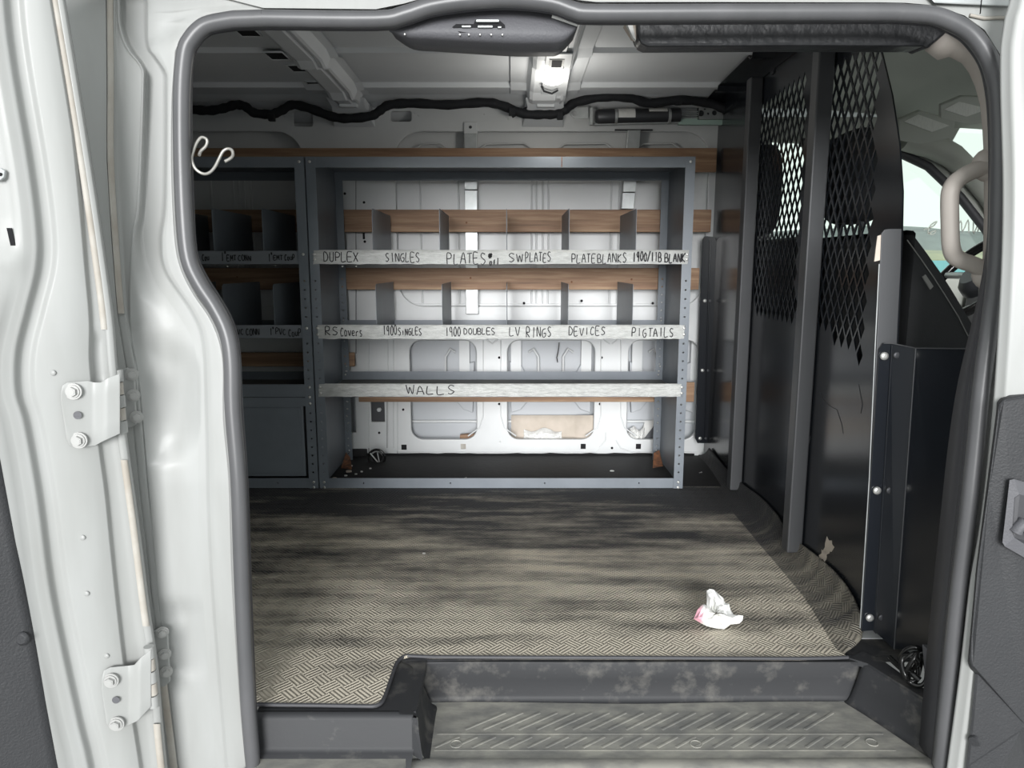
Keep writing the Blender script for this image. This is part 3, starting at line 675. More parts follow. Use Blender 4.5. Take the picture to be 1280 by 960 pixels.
b.grid(rows); b.build('rear_sheet', 'matrear', fm)
# ================================================================= STEP WELL
st = thing('entry_step', 'scuffed dark plastic entry step in the doorway below the rubber mat', 'step', (0.25, 1.3, -0.15))
top_line = [(0.0, PZ(519, 893, 0).x, 1.235), ]
def V3(x, y, z): return Vector((x, y, z))
Tl0 = PZ(519, 893, -0.002); Tl1 = PZ(520, 838, -0.002); Tl2 = PZ(530, 826, -0.002); Tr1 = PZ(1062, 823, -0.002); Tr2 = PZ(1085, 830, -0.002); Tr3 = PZ(1172, 884, -0.002)
Bl0 = PZ(529, 950, -0.10); Bl1 = PZ(540, 885, -0.10); Bl2 = PZ(550, 876, -0.10); Br1 = PZ(1040, 875, -0.10); Br2 = PZ(1066, 880, -0.10); Br3 = PZ(1167, 946, -0.10)
Tc = catmull([Tl0, Tl1, Tl2, (Tl2+Tr1)/2, Tr1, Tr2, Tr3], 8); Bc = catmull([Bl0, Bl1, Bl2, (Bl2+Br1)/2, Br1, Br2, Br3], 8)
rows = []
for a, c in zip(Tc, Bc):
    o = (a-c); o.z = 0; o = o.normalized() if o.length > 1e-4 else V3(0, 1, 0)
    cen_ = V3(0.25, 1.2, 0); out = (a-cen_); out.z = 0; out.normalize()
    rows.append([a+out*0.03, a+out*0.006, a+V3(0, 0, -0.004)-out*0.002, a*.93+c*.07-out*.004, a*.5+c*.5, a*.12+c*.88, c-out*0.004+V3(0, 0, 0.001), c-out*0.012])
b = MB(); b.grid(rows, smooth=True); 
# top ledges: behind left block, the left block itself with rounded nose, right block
xl = -0.478; yb = 1.30
bl = [V3(xl, 1.30, -0.003), V3(xl, PZ(420, 893, 0).y, -0.003)]
yn = PZ(420, 893, 0).y
def nose(x0, x1, y0, y1a, y1b, zt_, zb):
    ra = []
    for k in range(3):
        x = x0+(x1-x0)*k/2; ye = y1a+(y1b-y1a)*k/2
        ra.append([V3(x, y0, zt_), V3(x, ye+0.012, zt_), V3(x, ye+0.004, zt_-0.003), V3(x, ye, zt_-0.010), V3(x, ye-0.001, zb+0.012), V3(x, ye-0.006, zb+0.003), V3(x, ye-0.05, zb), V3(x, ye-0.055, zb-0.10)])
    return ra
b.grid(nose(xl, Tl0.x-0.004, yn+.014, yn, yn, -0.0022, -0.078), smooth=True, flip=True)
b.box((xl, yn+0.012, -0.02), (Tl0.x+0.0, 1.46, -0.0022))
# left cheek joining block and well
b.grid([[V3(Tl0.x-0.006, yn, -0.006), V3(Tl0.x-0.006, yn-0.004, -0.08)], [Tl0+V3(0.004, -0.004, -0.005), Bl0+V3(0, -.004, 0.0)]], smooth=False)
b.add([V3(Tl0.x-0.02, 1.405, -0.004), V3(0.86, 1.405, -0.004), V3(0.86, 1.52, -0.004), V3(Tl0.x-0.02, 1.52, -0.004)], [(0, 3, 2, 1)])
b.build('step_surround', 'step', st)
# right block, top outline in plan then front face
blk = [PZ(1078, 813, 0.0), PZ(1105, 826, 0.0), PZ(1150, 858, 0.0), PZ(1176, 880, 0.0), Tr3, PZ(1120, 852, -.002), Tr2, Tr1]
b = MB(); tp_ = [V3(p.x, p.y, -0.001) for p in blk]; b.prism(tp_, (0, 0, -0.012))
b.grid([[Tr3+V3(0.0, 0, 0), Tr3+V3(0.03, 0.005, 0)], [Br3+V3(0, 0, .0), Br3+V3(0.06, 0.0, 0)]], smooth=False)
b.build('corner_block', 'step', st)
b = MB()                                   # tread floor with raised chevron ribs
y0, y1 = Br3.y-0.0, Bl2.y
fl = [Bl0, Bl1, Bl2, Br1, Br2, Br3]; fl = [V3(p.x, p.y, -0.1005) for p in fl]
b.prism([*fl][::-1], (0, 0, -0.006)); 
ya = Bl0.y+0.006
for k in range(26):
    x0 = -0.15+0.036*k
    for (p0, p1) in (((x0, ya+0.03), (x0+0.045, ya+0.062)), ((x0+0.02, ya+0.085), (x0+0.10, ya+0.14))):
        if p1[0] > 0.70: continue
        if p0[1] > ya+0.07 and (x0 < -0.13): continue
        a = V3(p0[0], p0[1], -0.1002); c = V3(p1[0], p1[1], -0.1002); d = (c-a).normalized(); n_ = V3(-d.y, d.x, 0)*0.0035
        b.hexa([a-n_, c-n_, c+n_, a+n_], [a-n_*.5+V3(0, 0, .0009), c-n_*.5+V3(0, 0, .0009), c+n_*.5+V3(0, 0, .0009), a+n_*.5+V3(0, 0, .0009)])
for yy in (ya+0.021, ya+0.070): b.box((-0.15, yy, -0.1006), (0.74, yy+0.003, -0.0998))
for u, v in ((570, 930), (870, 930), (1090, 928)):
    p = PZ(u, v, -0.1); b.tube([p+V3(0.011*math.cos(a), 0.011*math.sin(a), 0) for a in [k*math.pi/6 for k in range(12)]], 0.0012, 6, closed=True)
b.build('tread', 'stepfloor', st)
b = MB(); e = [V3(-0.56, yn-0.05, -0.079), V3(Tl0.x, yn-0.05, -0.079)]
b.grid([[V3(x, Bl0.y+0.004, -0.0995), V3(x, Bl0.y-0.004, -0.0965), V3(x, Bl0.y-0.02, -0.0975), V3(x, Bl0.y-0.04, -0.104), V3(x, Bl0.y-0.05, -0.13), V3(x, Bl0.y-0.05, -0.2)] for x in (Tl0.x-0.02, 0.2, 0.5, 0.83)], flip=False)
b.build('front_edge', 'stepfloor', st)
b = MB(); b.box((xl, yn-0.05, -0.10), (Tl0.x-0.012, yn+.01, -0.076)); b.build('sill_ledge', 'stepfloor', st, bevel=.004)
# ================================================================= SHELVING UNITS
FY, BY = 2.572, 2.972
def strokes(text):
    G = {'A': [[(0,0),(.5,1),(1,0)],[(.2,.4),(.8,.4)]], 'B': [[(0,0),(0,1),(.7,.95),(.75,.7),(.6,.52),(0,.5)],[(.6,.52),(.95,.35),(.85,.05),(0,0)]],
     'C': [[(.95,.85),(.5,1),(.1,.7),(.05,.3),(.4,0),(.95,.12)]], 'D': [[(0,0),(0,1),(.6,.9),(1,.5),(.6,.08),(0,0)]], 'E': [[(.95,1),(0,1),(0,0),(.95,0)],[(0,.5),(.75,.52)]],
     'G': [[(.9,.95),(.2,.8),(0,.35),(.3,0),(.85,.1),(.85,.45),(.35,.42)]], 'I': [[(.5,0),(.5,1)]], 'K': [[(0,0),(0,1)],[(.9,1),(0,.45),(.95,0)]],
     'L': [[(0,1),(0,0),(.9,.02)]], 'M': [[(0,0),(.1,1),(.5,.35),(.9,1),(1,0)]], 'N': [[(0,0),(0,1),(.9,0),(.9,1)]], 'O': [[(.5,1),(.08,.7),(.08,.25),(.5,0),(.92,.25),(.92,.7),(.5,1)]],
     'P': [[(0,0),(0,1),(.75,.95),(.85,.68),(.6,.48),(0,.45)]], 'R': [[(0,0),(0,1),(.75,.95),(.8,.68),(.6,.5),(0,.48),(.9,0)]], 'S': [[(.9,.9),(.4,1),(.08,.75),(.45,.52),(.9,.28),(.5,0),(.05,.1)]],
     'T': [[(.5,0),(.5,1)],[(0,1),(1,1)]], 'U': [[(0,1),(.05,.2),(.5,0),(.9,.2),(.95,1)]], 'V': [[(0,1),(.5,0),(1,1)]], 'W': [[(0,1),(.25,0),(.5,.8),(.75,0),(1,1)]], 'X': [[(0,0),(1,1)],[(0,1),(1,0)]],
     '1': [[(.5,0),(.5,1)]], '9': [[(.8,.6),(.4,.5),(.1,.75),(.4,1),(.8,.9),(.8,0)]], '0': [[(.5,1),(.1,.7),(.1,.25),(.5,0),(.9,.25),(.9,.7),(.5,1)]], '/': [[(0,-.1),(1,1.1)]], '"': [[(.3,1.1),(.3,.8)],[(.65,1.1),(.65,.8)]],
     '6': [[(.8,1),(.2,.6),(.1,.2),(.5,0),(.85,.2),(.7,.45),(.2,.4)]], '#': [[(.3,0),(.4,1)],[(.65,0),(.75,1)],[(0,.35),(1,.4)],[(0,.65),(1,.7)]],
     'o': [[(.5,.6),(.1,.4),(.2,0),(.7,0),(.85,.4),(.5,.6)]], 'u': [[(.05,.6),(.1,.1),(.5,0),(.85,.15),(.85,.6)],[(.85,.2),(.95,0)]], 'v': [[(0,.6),(.45,0),(.9,.6)]], 'e': [[(.1,.3),(.85,.35),(.6,.6),(.15,.5),(.1,.15),(.5,0),(.9,.08)]],
     'r': [[(.1,.6),(.15,0)],[(.15,.4),(.5,.62),(.9,.55)]], 's': [[(.85,.55),(.3,.6),(.2,.4),(.8,.2),(.5,0),(.1,.05)]], 'f': [[(.8,.7),(.45,.65),(.4,0)],[(.2,.4),(.8,.4)]], 'i': [[(.5,0),(.5,.6)]], 'n': [[(.1,0),(.1,.6),(.5,.6),(.85,.45),(.9,0)]]}
    return [G.get(c) for c in text]
def write(parent, m, text, u0, u1, v0, v1, y, wd=0.0018, jit=0.06, seed=1):
    """handwritten strokes laid on the lip between two picture columns, y = lip face"""
    rr = random.Random(seed); a = PD(u0, v1, y); c = PD(u1, v0, y); n = len(text); cw = (c.x-a.x)/n; hh = c.z-a.z; mb = MB()
    for i, gl in enumerate(strokes(text)):
        if not gl: continue
        w_ = cw*(0.72+rr.uniform(-.06, .06)); x0 = a.x+cw*i; z0 = a.z+hh*rr.uniform(-jit, jit); h2 = hh*(1+rr.uniform(-.08, .08)); sh = rr.uniform(-.06, .10)
        for s_ in gl:
            pts = catmull([(x0+w_*(px+sh*pz+rr.uniform(-.04, .04)), 0, z0+h2*(pz+rr.uniform(-.03, .03))) for px, pz in s_], 4)
            rows = []
            for k, p in enumerate(pts):
                t = pts[min(k+1, len(pts)-1)]-pts[max(k-1, 0)]
                if t.length < 1e-7: t = Vector((1, 0, 0))
                t.normalize(); nn_ = Vector((-t.z, 0, t.x))*wd*rr.uniform(.8, 1.15)
                rows.append([Vector((p.x, y-0.0006, p.z))+nn_, Vector((p.x, y-0.0006, p.z))-nn_])
            mb.grid(rows, smooth=False)
    return mb.build('handwriting', m, parent)
def lip_prof(y0, y1, z, lf, lb, th=0.0016):
    # channel tray section in (y,z): front lip up, pan, back lip up
    return [(y0, z), (y1, z), (y1, z+lb), (y1-th, z+lb), (y1-th, z+th), (y0+th, z+th), (y0+th, z+lf), (y0, z+lf)]
def tray(name, m, parent, x0, x1, y0, y1, z, lf, lb):
    pr = lip_prof(y0, y1, z, lf, lb); b = MB(); b.prism([(x0, y, zz) for y, zz in pr], (x1-x0, 0, 0)); return b.build(name, m, parent)
def post(parent, x0, x1, y, z0, z1, side, yd, holes_from=0.02, holes_to=0.80, m='grey'):
    """perforated angle post: front face x0..x1 at y and a return leg"""
    xm = (x0+x1)/2; hs = []
    z = z0+0.03
    while z < z1-0.03:
        if holes_from <= z <= holes_to: hs.append(circ(xm, z, 0.0036, 8))
        z += 0.0318
    o = sheet('post', m, [(x0, z0), (x1, z0), (x1, z1), (x0, z1)], hs, 0.0022, lambda a, c, t: (a, y+t, c), parent)
    b = MB(); xs = x0 if side < 0 else x1-0.0022
    b.box((xs, min(y, y+yd), z0), (xs+0.0022, max(y, y+yd), z1)); b.build('post_flange', m, o); return o
def shelf_unit(name, label, X0, X1, divs_up, divs_lo, blank_right=True):
    t = thing(name, label, 'shelving', ((X0+X1)/2, (FY+BY)/2, 0.007))
    pw = 0.034; zt = 1.193
    posts = []
    posts.append(post(t, X0, X0+pw, FY, 0.008, zt, -1, 0.02)); posts.append(post(t, X1-pw, X1, FY, 0.008, zt, 1, 0.02))
    posts.append(post(t, X0+.002, X0+pw, BY, 0.008, zt, -1, -0.02, m='grey')); posts.append(post(t, X1-pw, X1-.002, BY, 0.008, zt, 1, -0.02))
    for x in (X0+0.003, X1-0.0045):
        b = MB(); b.box((x, FY+0.003, 0.010), (x+0.0015, BY-0.003, zt-0.002)); b.build('side_panel', 'grey', t)
    # top tray upside down, base rails
    b = MB(); pr = [(FY+.002, zt), (BY-.002, zt), (BY-.002, zt-0.035), (BY-.004, zt-0.035), (BY-.004, zt-.002), (FY+.004, zt-.002), (FY+.004, zt-0.036), (FY+.002, zt-0.036)]
    b.prism([(X0+0.004, y, z) for y, z in pr], (X1-X0-0.008, 0, 0)); b.build('top_panel', 'grey', t)
    hs = [circ(X0+f*(X1-X0), 0.027, 0.003, 6) for f in (0.12, 0.36, 0.62, 0.88)]
    sheet('base_rail', 'grey', [(X0+0.004, 0.0082), (X1-0.004, 0.0082), (X1-0.004, 0.046), (X0+0.004, 0.046)], hs, 0.002, lambda a, c, tt: (a, FY+0.004+tt, c), t)
    sh = []
    for z in (0.828, 0.566, 0.352):
        s = tray('shelf', 'grey', t, X0+0.0048, X1-0.0048, FY+0.0025, BY-0.0025, z, 0.046, 0.036); sh.append(s)
        b = MB(); b.box((X0+0.01, FY+0.006, z+0.0018), (X1-0.01, BY-0.006, z+0.0022)); b.build('shelf_pan', 'traytop', s)
    for z, ds in ((0.828, divs_up), (0.566, divs_lo)):
        for x in ds:
            b = MB(); th = 0.0014; y0, y1 = FY+0.006, BY-0.006; z0 = z+0.0022
            b.prism([(x, y0, z0), (x, y1, z0), (x, y1, z0+0.19), (x, y0+0.012, z0+0.19), (x, y0, z0+0.182)], (th, 0, 0)); b.box((x, y0, z0), (x-0.012, y1, z0+0.001)); b.build('divider', 'grey', t)
    return t, sh, posts
XS0, XM, XE = -1.98, -0.716, 0.632
main, msh, mposts = shelf_unit('shelving_unit', 'grey steel shelving unit with silver taped handwritten shelf lips', XM+0.004, XE, [-0.49, -0.255, -0.02, 0.20, 0.435], [-0.485, -0.25, -0.02, 0.20, 0.43])
left, lsh, lposts = shelf_unit('shelving_unit', 'dark grey shelving unit with a lower drawer, behind the left pillar', XS0, XM-0.001, [-0.875, -1.05, -1.225, -1.40, -1.57, -1.74], [-0.85, -1.03, -1.21, -1.39, -1.57, -1.74])
# front bolts
for z in (0.862, 0.845, 0.602, 0.580, 0.388, 0.366, 0.032, 0.012):
    for x in (XM+0.021, XE-0.017): bolt('bolt', 'bolt', main, (x, FY-0.001, z), (0, -1, 0), 0.0052, 0.003)
for z in (0.862, 0.602, 0.388, 0.352, 0.328, 0.032, 0.012): bolt('bolt', 'bolt', left, (XM-0.018, FY-0.001, z), (0, -1, 0), 0.0052, 0.003)
for z in (1.176,):
    for x in (XM+0.018, XE-0.016): bolt('bolt', 'bolt', main, (x, FY-0.001, z), (0, -1, 0), 0.0052, 0.003)
    bolt('bolt', 'bolt', left, (XM-0.018, FY-0.001, z), (0, -1, 0), 0.0052, 0.003)
for z in (0.845, 0.60, 0.58, 0.41, 0.39, 0.375, 0.32, 0.29, 0.26, 0.23, 0.20, 0.17, 0.05):      # on the rear posts
    for x in (XM+0.024, XE-0.020): bolt('bolt', 'bolt', main, (x+R.uniform(-.004, .004), BY-0.0235+.02, z), (0, -1, 0), 0.0036, 0.003)
b = MB(); b.box((0.17, FY+0.0005, 1.158), (0.1725, FY+0.0018, 1.192)); b.build('rust_streak', 'rust', main)
b = MB(); b.add([(XM+.04, BY-.05, .03), (XM+.07, BY-.16, .012), (XM+.022, BY-.14, .012), (XM+.02, BY-.04, .05)], [(0, 1, 2, 3)]); b.build('corner_gusset', 'rust', main, solid=0.002)
b = MB(); b.add([(XE-.04, BY-.05, .05), (XE-.06, BY-.14, .012), (XE-.015, BY-.12, .014), (XE-.015, BY-.04, .06)], [(0, 1, 2, 3)]); b.build('corner_gusset', 'rust', main, solid=0.002)
# foil tape on the lips (slightly wavy sheet) with the handwriting
def tape(shelf, x0, x1, z0, z1, m='tape', seed=0):
    rr = random.Random(seed); n = 70; rows = []
    w0 = [rr.uniform(-.0012, .0012) for _ in range(n+1)]
    for i in range(n+1):
        x = x0+(x1-x0)*i/n; e = 0.0025*rr.uniform(-1, 1) if i in (0, n) else 0
        rows.append([Vector((x+e, FY-0.0012-abs(w0[i])*.5, z0+w0[i])), Vector((x, FY-0.0018, z0+(z1-z0)*.3)), Vector((x, FY-0.0014-abs(w0[i])*.4, z0+(z1-z0)*.65)), Vector((x-e, FY-0.0014, z1+w0[-i]*.7)), Vector((x, FY+0.0035, z1+0.0012))])
    b = MB(); b.grid(rows, smooth=True); return b.build('label_tape', m, shelf)
# tape strips: children of the shelf lip; the writing is a part beside them (thing > part > sub-part)
TY = FY-0.0030
tA = tape(msh[0], XM+0.018, XE-0.012, 0.828, 0.876, seed=1); tB = tape(msh[1], XM+0.022, XE-0.016, 0.564, 0.613, seed=2); tC = tape(msh[2], XM+0.016, XE-0.020, 0.354, 0.400, seed=3)
def wr(sh, m, items, w=0.0018):
    for k, (t, u0, u1, v0, v1) in enumerate(items): write(sh, m, t, u0, u1, v0, v1, TY, w, seed=len(t)*7+k+int(u0))
wr(msh[0], 'ink', [('DUPLEX', 405, 449, 315.5, 327), ('SINGLES', 482, 526, 316, 327), ('PLATES', 559, 609, 316.5, 330), ('SW', 636, 656, 317.5, 327.5), ('PLATES', 657, 690, 316, 327), ('PLATE', 715, 746, 317.5, 328), ('BLANKS', 747, 785, 317.5, 328.5)])
wr(msh[0], 'ink', [('#', 610, 617, 316, 323), ('of1', 612, 625, 323, 331), ('1900/11B', 791, 828, 315, 326.5), ('BLANK', 831, 858, 317, 327.5)], 0.0024)
wr(msh[1], 'ink', [('RS', 407, 424, 409, 419), ('Covers', 426, 454, 409, 420), ('1900', 479, 497, 407, 419), ('SiNGLES', 498, 528, 410, 419), ('1900', 557, 577, 409, 420), ('DOUBLES', 580, 620, 410, 418), ('LV', 637, 652, 409, 420), ('RINGS', 658, 691, 409, 421), ('DEVICES', 711, 758, 409, 419), ('PIGTAILS', 790, 844, 410, 421)])
wr(msh[2], 'ink', [('WALLS', 508, 572, 482.5, 493)], 0.0019)
tape(lsh[0], -1.20, XM-0.040, 0.829, 0.873, 'dulltape', 5); tape(lsh[1], -1.20, XM-0.040, 0.567, 0.612, 'dulltape', 6)
wr(lsh[0], 'darkink', [('Coup', 253, 265, 318, 325.5), ('1"', 277, 284, 315, 327), ('EMT', 284, 296, 319, 326), ('CONN', 298, 315, 319, 326), ('1"', 336, 341, 316, 326), ('EMT', 342, 354, 319, 325), ('CouP', 356, 369, 318, 325)], 0.0017)
wr(lsh[1], 'darkink', [('PVC', 293, 305, 411, 418), ('CONN', 308, 325, 411, 419), ('1"', 338, 343, 409, 418), ('PVC', 345, 358, 411, 418), ('CouP', 361, 377, 411, 420)], 0.0017)
for (u, v) in ((284, 333), (344, 332), (428, 333), (445, 333)):
    b = MB(); c = PD(u, v, FY-0.001); b.ball(c, 0.004, 0.002, 0.003, 8, 5); b.build('torn_tape', 'tape', lsh[0] if u < 390 else msh[0])

# drawer box in the left unit
dr = MB(); dr.box((XS0+0.05, FY+0.006, 0.052), (XM-0.047, BY-0.05, 0.322)); dw = dr.build('drawer', 'grey', left, bevel=0.003)
b = MB(); b.box((XS0+0.04, FY+0.002, 0.318), (XM-0.036, FY+0.02, 0.350)); b.build('drawer_rail', 'grey', left)
b = MB(); b.box((XS0+0.07, FY+0.003, 0.065), (XM-0.058, FY+0.0065, 0.312)); b.build('drawer_face', 'grey', dw, bevel=0.002)
b = MB(); b.box((XM-0.046, FY+.012, 0.05), (XM-0.036, FY+.014, 0.32)); b.build('drawer_gap', 'hole', left)
#THINGS1_END
# ================================================================= BOARDS, STRUTS AND FITTINGS ON THE FAR WALL
def board(u0, u1, v0, v1, label, x0=None, x1=None, th=0.018, yb=3.012, split=None):
    z1, z0 = PD(600, v0, 2.994).z, PD(600, v1, 2.994).z
    xa = x0 if x0 is not None else PD(u0, (v0+v1)/2, 2.994).x; xb = x1 if x1 is not None else PD(u1, (v0+v1)/2, 2.994).x
    t = thing('wooden_board', label, 'board', ((xa+xb)/2, yb, z0), 'wooden rails across the far wall')
    n = 60; b = MB(); rows = []; rr = random.Random(int(v0))
    b.box((xa, yb-th, z0), (xb, yb, z1)); b.build('plank', 'wood', t, bevel=0.002)
    for u in (300, 400, 585, 712, 790):
        x = PD(u, v0, 2.994).x
        if xa+.02 < x < xb-.02: bolt('screw', 'rust', t, (x+rr.uniform(-.02, .02), yb-th, z0+(z1-z0)*rr.uniform(.35, .65)), (0, -1, 0), 0.004, 0.0015)
    return t
board(240, 896, 185, 215, 'topmost brown wooden board on the far wall, above the shelving tops', x0=SX0+.02)
board(240, 889, 262, 290, 'second brown wooden board, behind the upper row of dividers', x0=SX0+.02)
board(240, 874, 335, 362, 'third brown wooden board, just below the first taped shelf', x0=SX0+.02)
board(240, 443, 441, 458, 'short brown wooden board behind the left unit, ending past its post', x0=SX0+.02)
board(448, 868, 478, 502.5, 'lowest brown wooden board, behind the shelf marked WALLS')
def strut(u0, u1, v0, v1, label, joints, bend=0):
    xa, xb = PD(u0, 250, 3.035).x, PD(u1, 250, 3.035).x; z1, z0 = PD(600, v0, 3.03).z, PD(600, v1, 3.03).z
    t = thing('mounting_strut', label, 'strut', ((xa+xb)/2, 3.04, z0), 'galvanised struts on the far wall')
    zs = [z0]+sorted(PD(600, v, 3.03).z for v in joints)+[z1]
    for k in range(len(zs)-1):
        b = MB(); d = 0.0 if k % 2 == 0 else 0.004; s0 = bend*(zs[k]-z1); s1 = bend*(zs[k+1]-z1)
        b.hexa([(xa+s0, 3.022-d, zs[k]+.002), (xb+s0, 3.022-d, zs[k]+.002), (xb+s0, 3.044, zs[k]+.002), (xa+s0, 3.044, zs[k]+.002)], [(xa+s1, 3.022-d, zs[k+1]), (xb+s1, 3.022-d, zs[k+1]), (xb+s1, 3.044, zs[k+1]), (xa+s1, 3.044, zs[k+1])])
        b.build('channel', 'galv', t, bevel=0.002)
    if bend == 0:
        b = MB(); b.box((xa-0.001, 3.03, z1-.002), (xb+.001, 3.05, z1+.045)); br = b.build('end_tab', 'inner', t, bevel=.003)
        bolt('bolt', 'canister', t, ((xa+xb)/2, 3.03, z1+.025), (0, -1, 0), 0.006, 0.004)
    else:
        b = MB(); b.box((xa-0.05, 3.035, z1), (xb+.05, 3.05, z1+.006)); b.build('end_tab', 'canister', t)
strut(581, 597, 167, 393, 'pale galvanised strut beside the middle divider, running down to the second shelf', [213, 238])
strut(782, 798, 163, 262, 'pale galvanised strut on the right, ending at the second board', [213, 241], bend=0.06)
# small floor level details on the far wall
t = thing('floor_anchor_ring', 'round black ring fitting standing at the foot of the far wall', 'ring', PD(471, 583, 2.93))
c = PD(471, 572, 2.945); b = MB(); rr_ = 0.034
b.tube([c+Vector((rr_*math.cos(a), 0, rr_*math.sin(a))) for a in [k*math.pi/16 for k in range(32)]], 0.0052, 8, closed=True); b.build('ring', 'cable', t)
b = MB(); b.tube([c+Vector((-.026, -.004, .020)), c+Vector((.012, -.004, -.028))], 0.003, 8); b.build('spoke', 'galv', t)
b = MB(); b.tube([c+Vector((.004, -.004, .024)), c+Vector((.012, -.004, -.026))], 0.003, 8); b.build('spoke', 'galv', t)
b = MB(); b.tube([c+Vector((0, .008, 0)), c+Vector((0, .014, 0))], 0.022, 20); b.build('hub', 'cable', t)
b = MB(); a0 = PD(437, 583, 3.045); a1 = PD(459, 561, 3.045); b.box((a0.x, 3.03, a0.z+.002), (a1.x, 3.05, a1.z)); tag(b.build('rubber_flap', 'matrear', None, bevel=.004), 'black rubber flap turned up at the wall beside the ring fitting', 'rubber flap')
# pocket contents
def PK(u, v): return PD(u, v, 3.085)
t = thing('cardboard_sheet', 'pale cardboard sheet curled inside the middle wall pocket', 'cardboard', PK(694, 552))
pts = [(641, 519, 3.108), (725, 519, 3.10), (733, 519, 3.085), (741, 521, 3.078)]
rows = [[PD(u, v, y) for v in (519, 530, 545, 556)] for u, _, y in [(639, 0, 3.112), (660, 0, 3.115), (690, 0, 3.114), (716, 0, 3.112), (720, 0, 3.105), (727, 0, 3.09), (738, 0, 3.078), (748, 0, 3.072)]]
b = MB(); b.grid(rows); b.build('sheet', 'card', t, solid=0.003)
b = MB(); rows = []
def bagmesh(name, label, u0, u1, v0, v1, y, seed):
    rr = random.Random(seed); a = PD(u0, v1, y); c = PD(u1, v0, y); b = MB(); rows = []
    for i in range(15):
        row = []
        for j in range(9):
            s, t_ = i/14, j/8; ed = min(1, 5*min(s, 1-s, t_, 1-t_)+.15)
            row.append(Vector((a.x+(c.x-a.x)*s+rr.uniform(-.002, .002), y-0.020*ed*rr.uniform(.6, 1.1), a.z+(c.z-a.z)*t_*(0.85+.15*math.sin(s*9+seed))+rr.uniform(-.002, .002))))
        rows.append(row)
    b.grid(rows, smooth=False); rows2 = [[Vector((p.x, y+.004, p.z)) for p in r] for r in rows]; b.grid(rows2, flip=True); o = b.build(name, 'bag', None); tag(o, label, 'bag'); return o
bagmesh('plastic_bag', 'crumpled clear plastic bag lying on the cardboard in the middle wall pocket', 655, 702, 535, 552, 3.098, 3)
bagmesh('plastic_bag', 'crumpled clear plastic bag in the right wall pocket beside a dark card', 785, 806, 533, 552, 3.098, 5)
b = MB(); b.add([PD(799, 550, 3.10), PD(812, 548, 3.10), PD(818, 525, 3.115), PD(806, 527, 3.115)], [(0, 1, 2, 3)]); tag(b.build('paper_slip', 'paper', None, solid=.002), 'white paper slip leaning in the right wall pocket', 'paper')
b = MB(); b.add([PD(803, 551, 3.09), PD(818, 551, 3.09), PD(822, 528, 3.10), PD(819, 530, 3.10)], [(0, 1, 2, 3)]); tag(b.build('black_card', 'canister', None, solid=.002), 'dark card triangle leaning at the right edge of the right wall pocket', 'card')
b = MB(); a0 = PD(575, 549, 3.09); a1 = PD(594, 542, 3.09); b.hexa([(a0.x, 3.085, a0.z), (a1.x, 3.085, a0.z+.004), (a1.x, 3.11, a0.z+.004), (a0.x, 3.11, a0.z)], [(a0.x, 3.085, a1.z-.006), (a1.x, 3.085, a1.z), (a1.x, 3.11, a1.z), (a0.x, 3.11, a1.z-.006)])
tag(b.build('wood_offcut', 'wood', None, bevel=.001), 'small pale wood offcut lying in the left wall pocket', 'wood offcut')
b = MB(); b.tube([PD(699, 428, 3.09), PD(698, 438, 3.088), PD(696, 447, 3.09), PD(697, 453, 3.088)], 0.0022, 6); tag(b.build('wire_tail', 'cable', None), 'thin black wire tail hanging in the middle wall opening', 'wire')
# ================================================================= CEILING FITTINGS
lp = [(225, 137), (241, 137), (262, 138), (280, 135), (294, 131), (306, 133), (318, 141), (339, 142.5), (352, 138), (365, 131), (386, 135), (413, 145), (434, 148), (463, 145), (475, 138), (487, 131), (517, 129), (560, 131), (605, 128), (628, 132), (655, 142), (680, 143), (697, 142), (708, 136), (720, 128), (753, 122), (786, 123), (812, 129), (848, 126), (887, 129), (907, 137)]
pth = catmull([(PD(u, v, 2.95).x, 2.952 if v > 126 else 2.94, PD(u, v, 2.95).z) for u, v in lp], 5); pth = [Vector((SX0+.05, 2.95, pth[0].z))]+pth
t = thing('wiring_loom', 'thick wavy black taped wiring loom running along the top of the far wall', 'cable', (0, 2.95, 1.38))
b = MB(); b.tube(pth, [0.0175+0.0014*math.sin(i*1.7) for i in range(len(pth))], 10); b.build('loom', 'loom', t)
b = MB(); b.tube([PD(u, v, 2.96) for u, v in ((640, 146), (655, 137), (668, 130), (674, 122), (670, 110), (676, 85), (679, 66), (681, 55))], 0.006, 8); b.build('branch_lead', 'loom', t)
for u, v in ((340, 147), (640, 140), (700, 145), (848, 127)):
    b = MB(); c = PD(u, v, 2.94); b.box(c-Vector((.012, .014, .014)), c+Vector((.012, .008, .014))); b.build('loom_clip', 'loom', t, bevel=.002)
# dome lamp on its plate
def PR(u, v, z=1.44): return PZ(u, v, z)
t = thing('dome_lamp', 'lit white dome lamp on a pale plate under the roof bow', 'lamp', PR(691, 100))
b = MB(); zc = 1.443
cor = [PR(683, 66, zc), PR(716, 66, zc), PR(706, 126, zc), PR(675, 126, zc)]; b.prism(cor, (0, 0, -0.004)); b.build('plate', 'roofpaint', t, bevel=.001)
b = MB(); cc = PR(691.5, 101, 1.425); rows = []
for i in range(9):
    a = (math.pi/2)*i/8; rows.append([Vector((cc.x+0.042*math.cos(a)*math.cos(p), cc.y+0.075*math.cos(a)*math.sin(p), 1.438-0.022*math.sin(a))) for p in [k*math.pi/12 for k in range(25)]])
b.grid(rows); b.build('lens', 'lamp', t)
b = MB(); q = [PR(687, 74, 1.4385), PR(706, 74, 1.4385), PR(703, 88, 1.4385), PR(685, 88, 1.4385)]; b.prism(q, (0, 0, -0.002)); lb = b.build('socket_frame', 'paper', t)
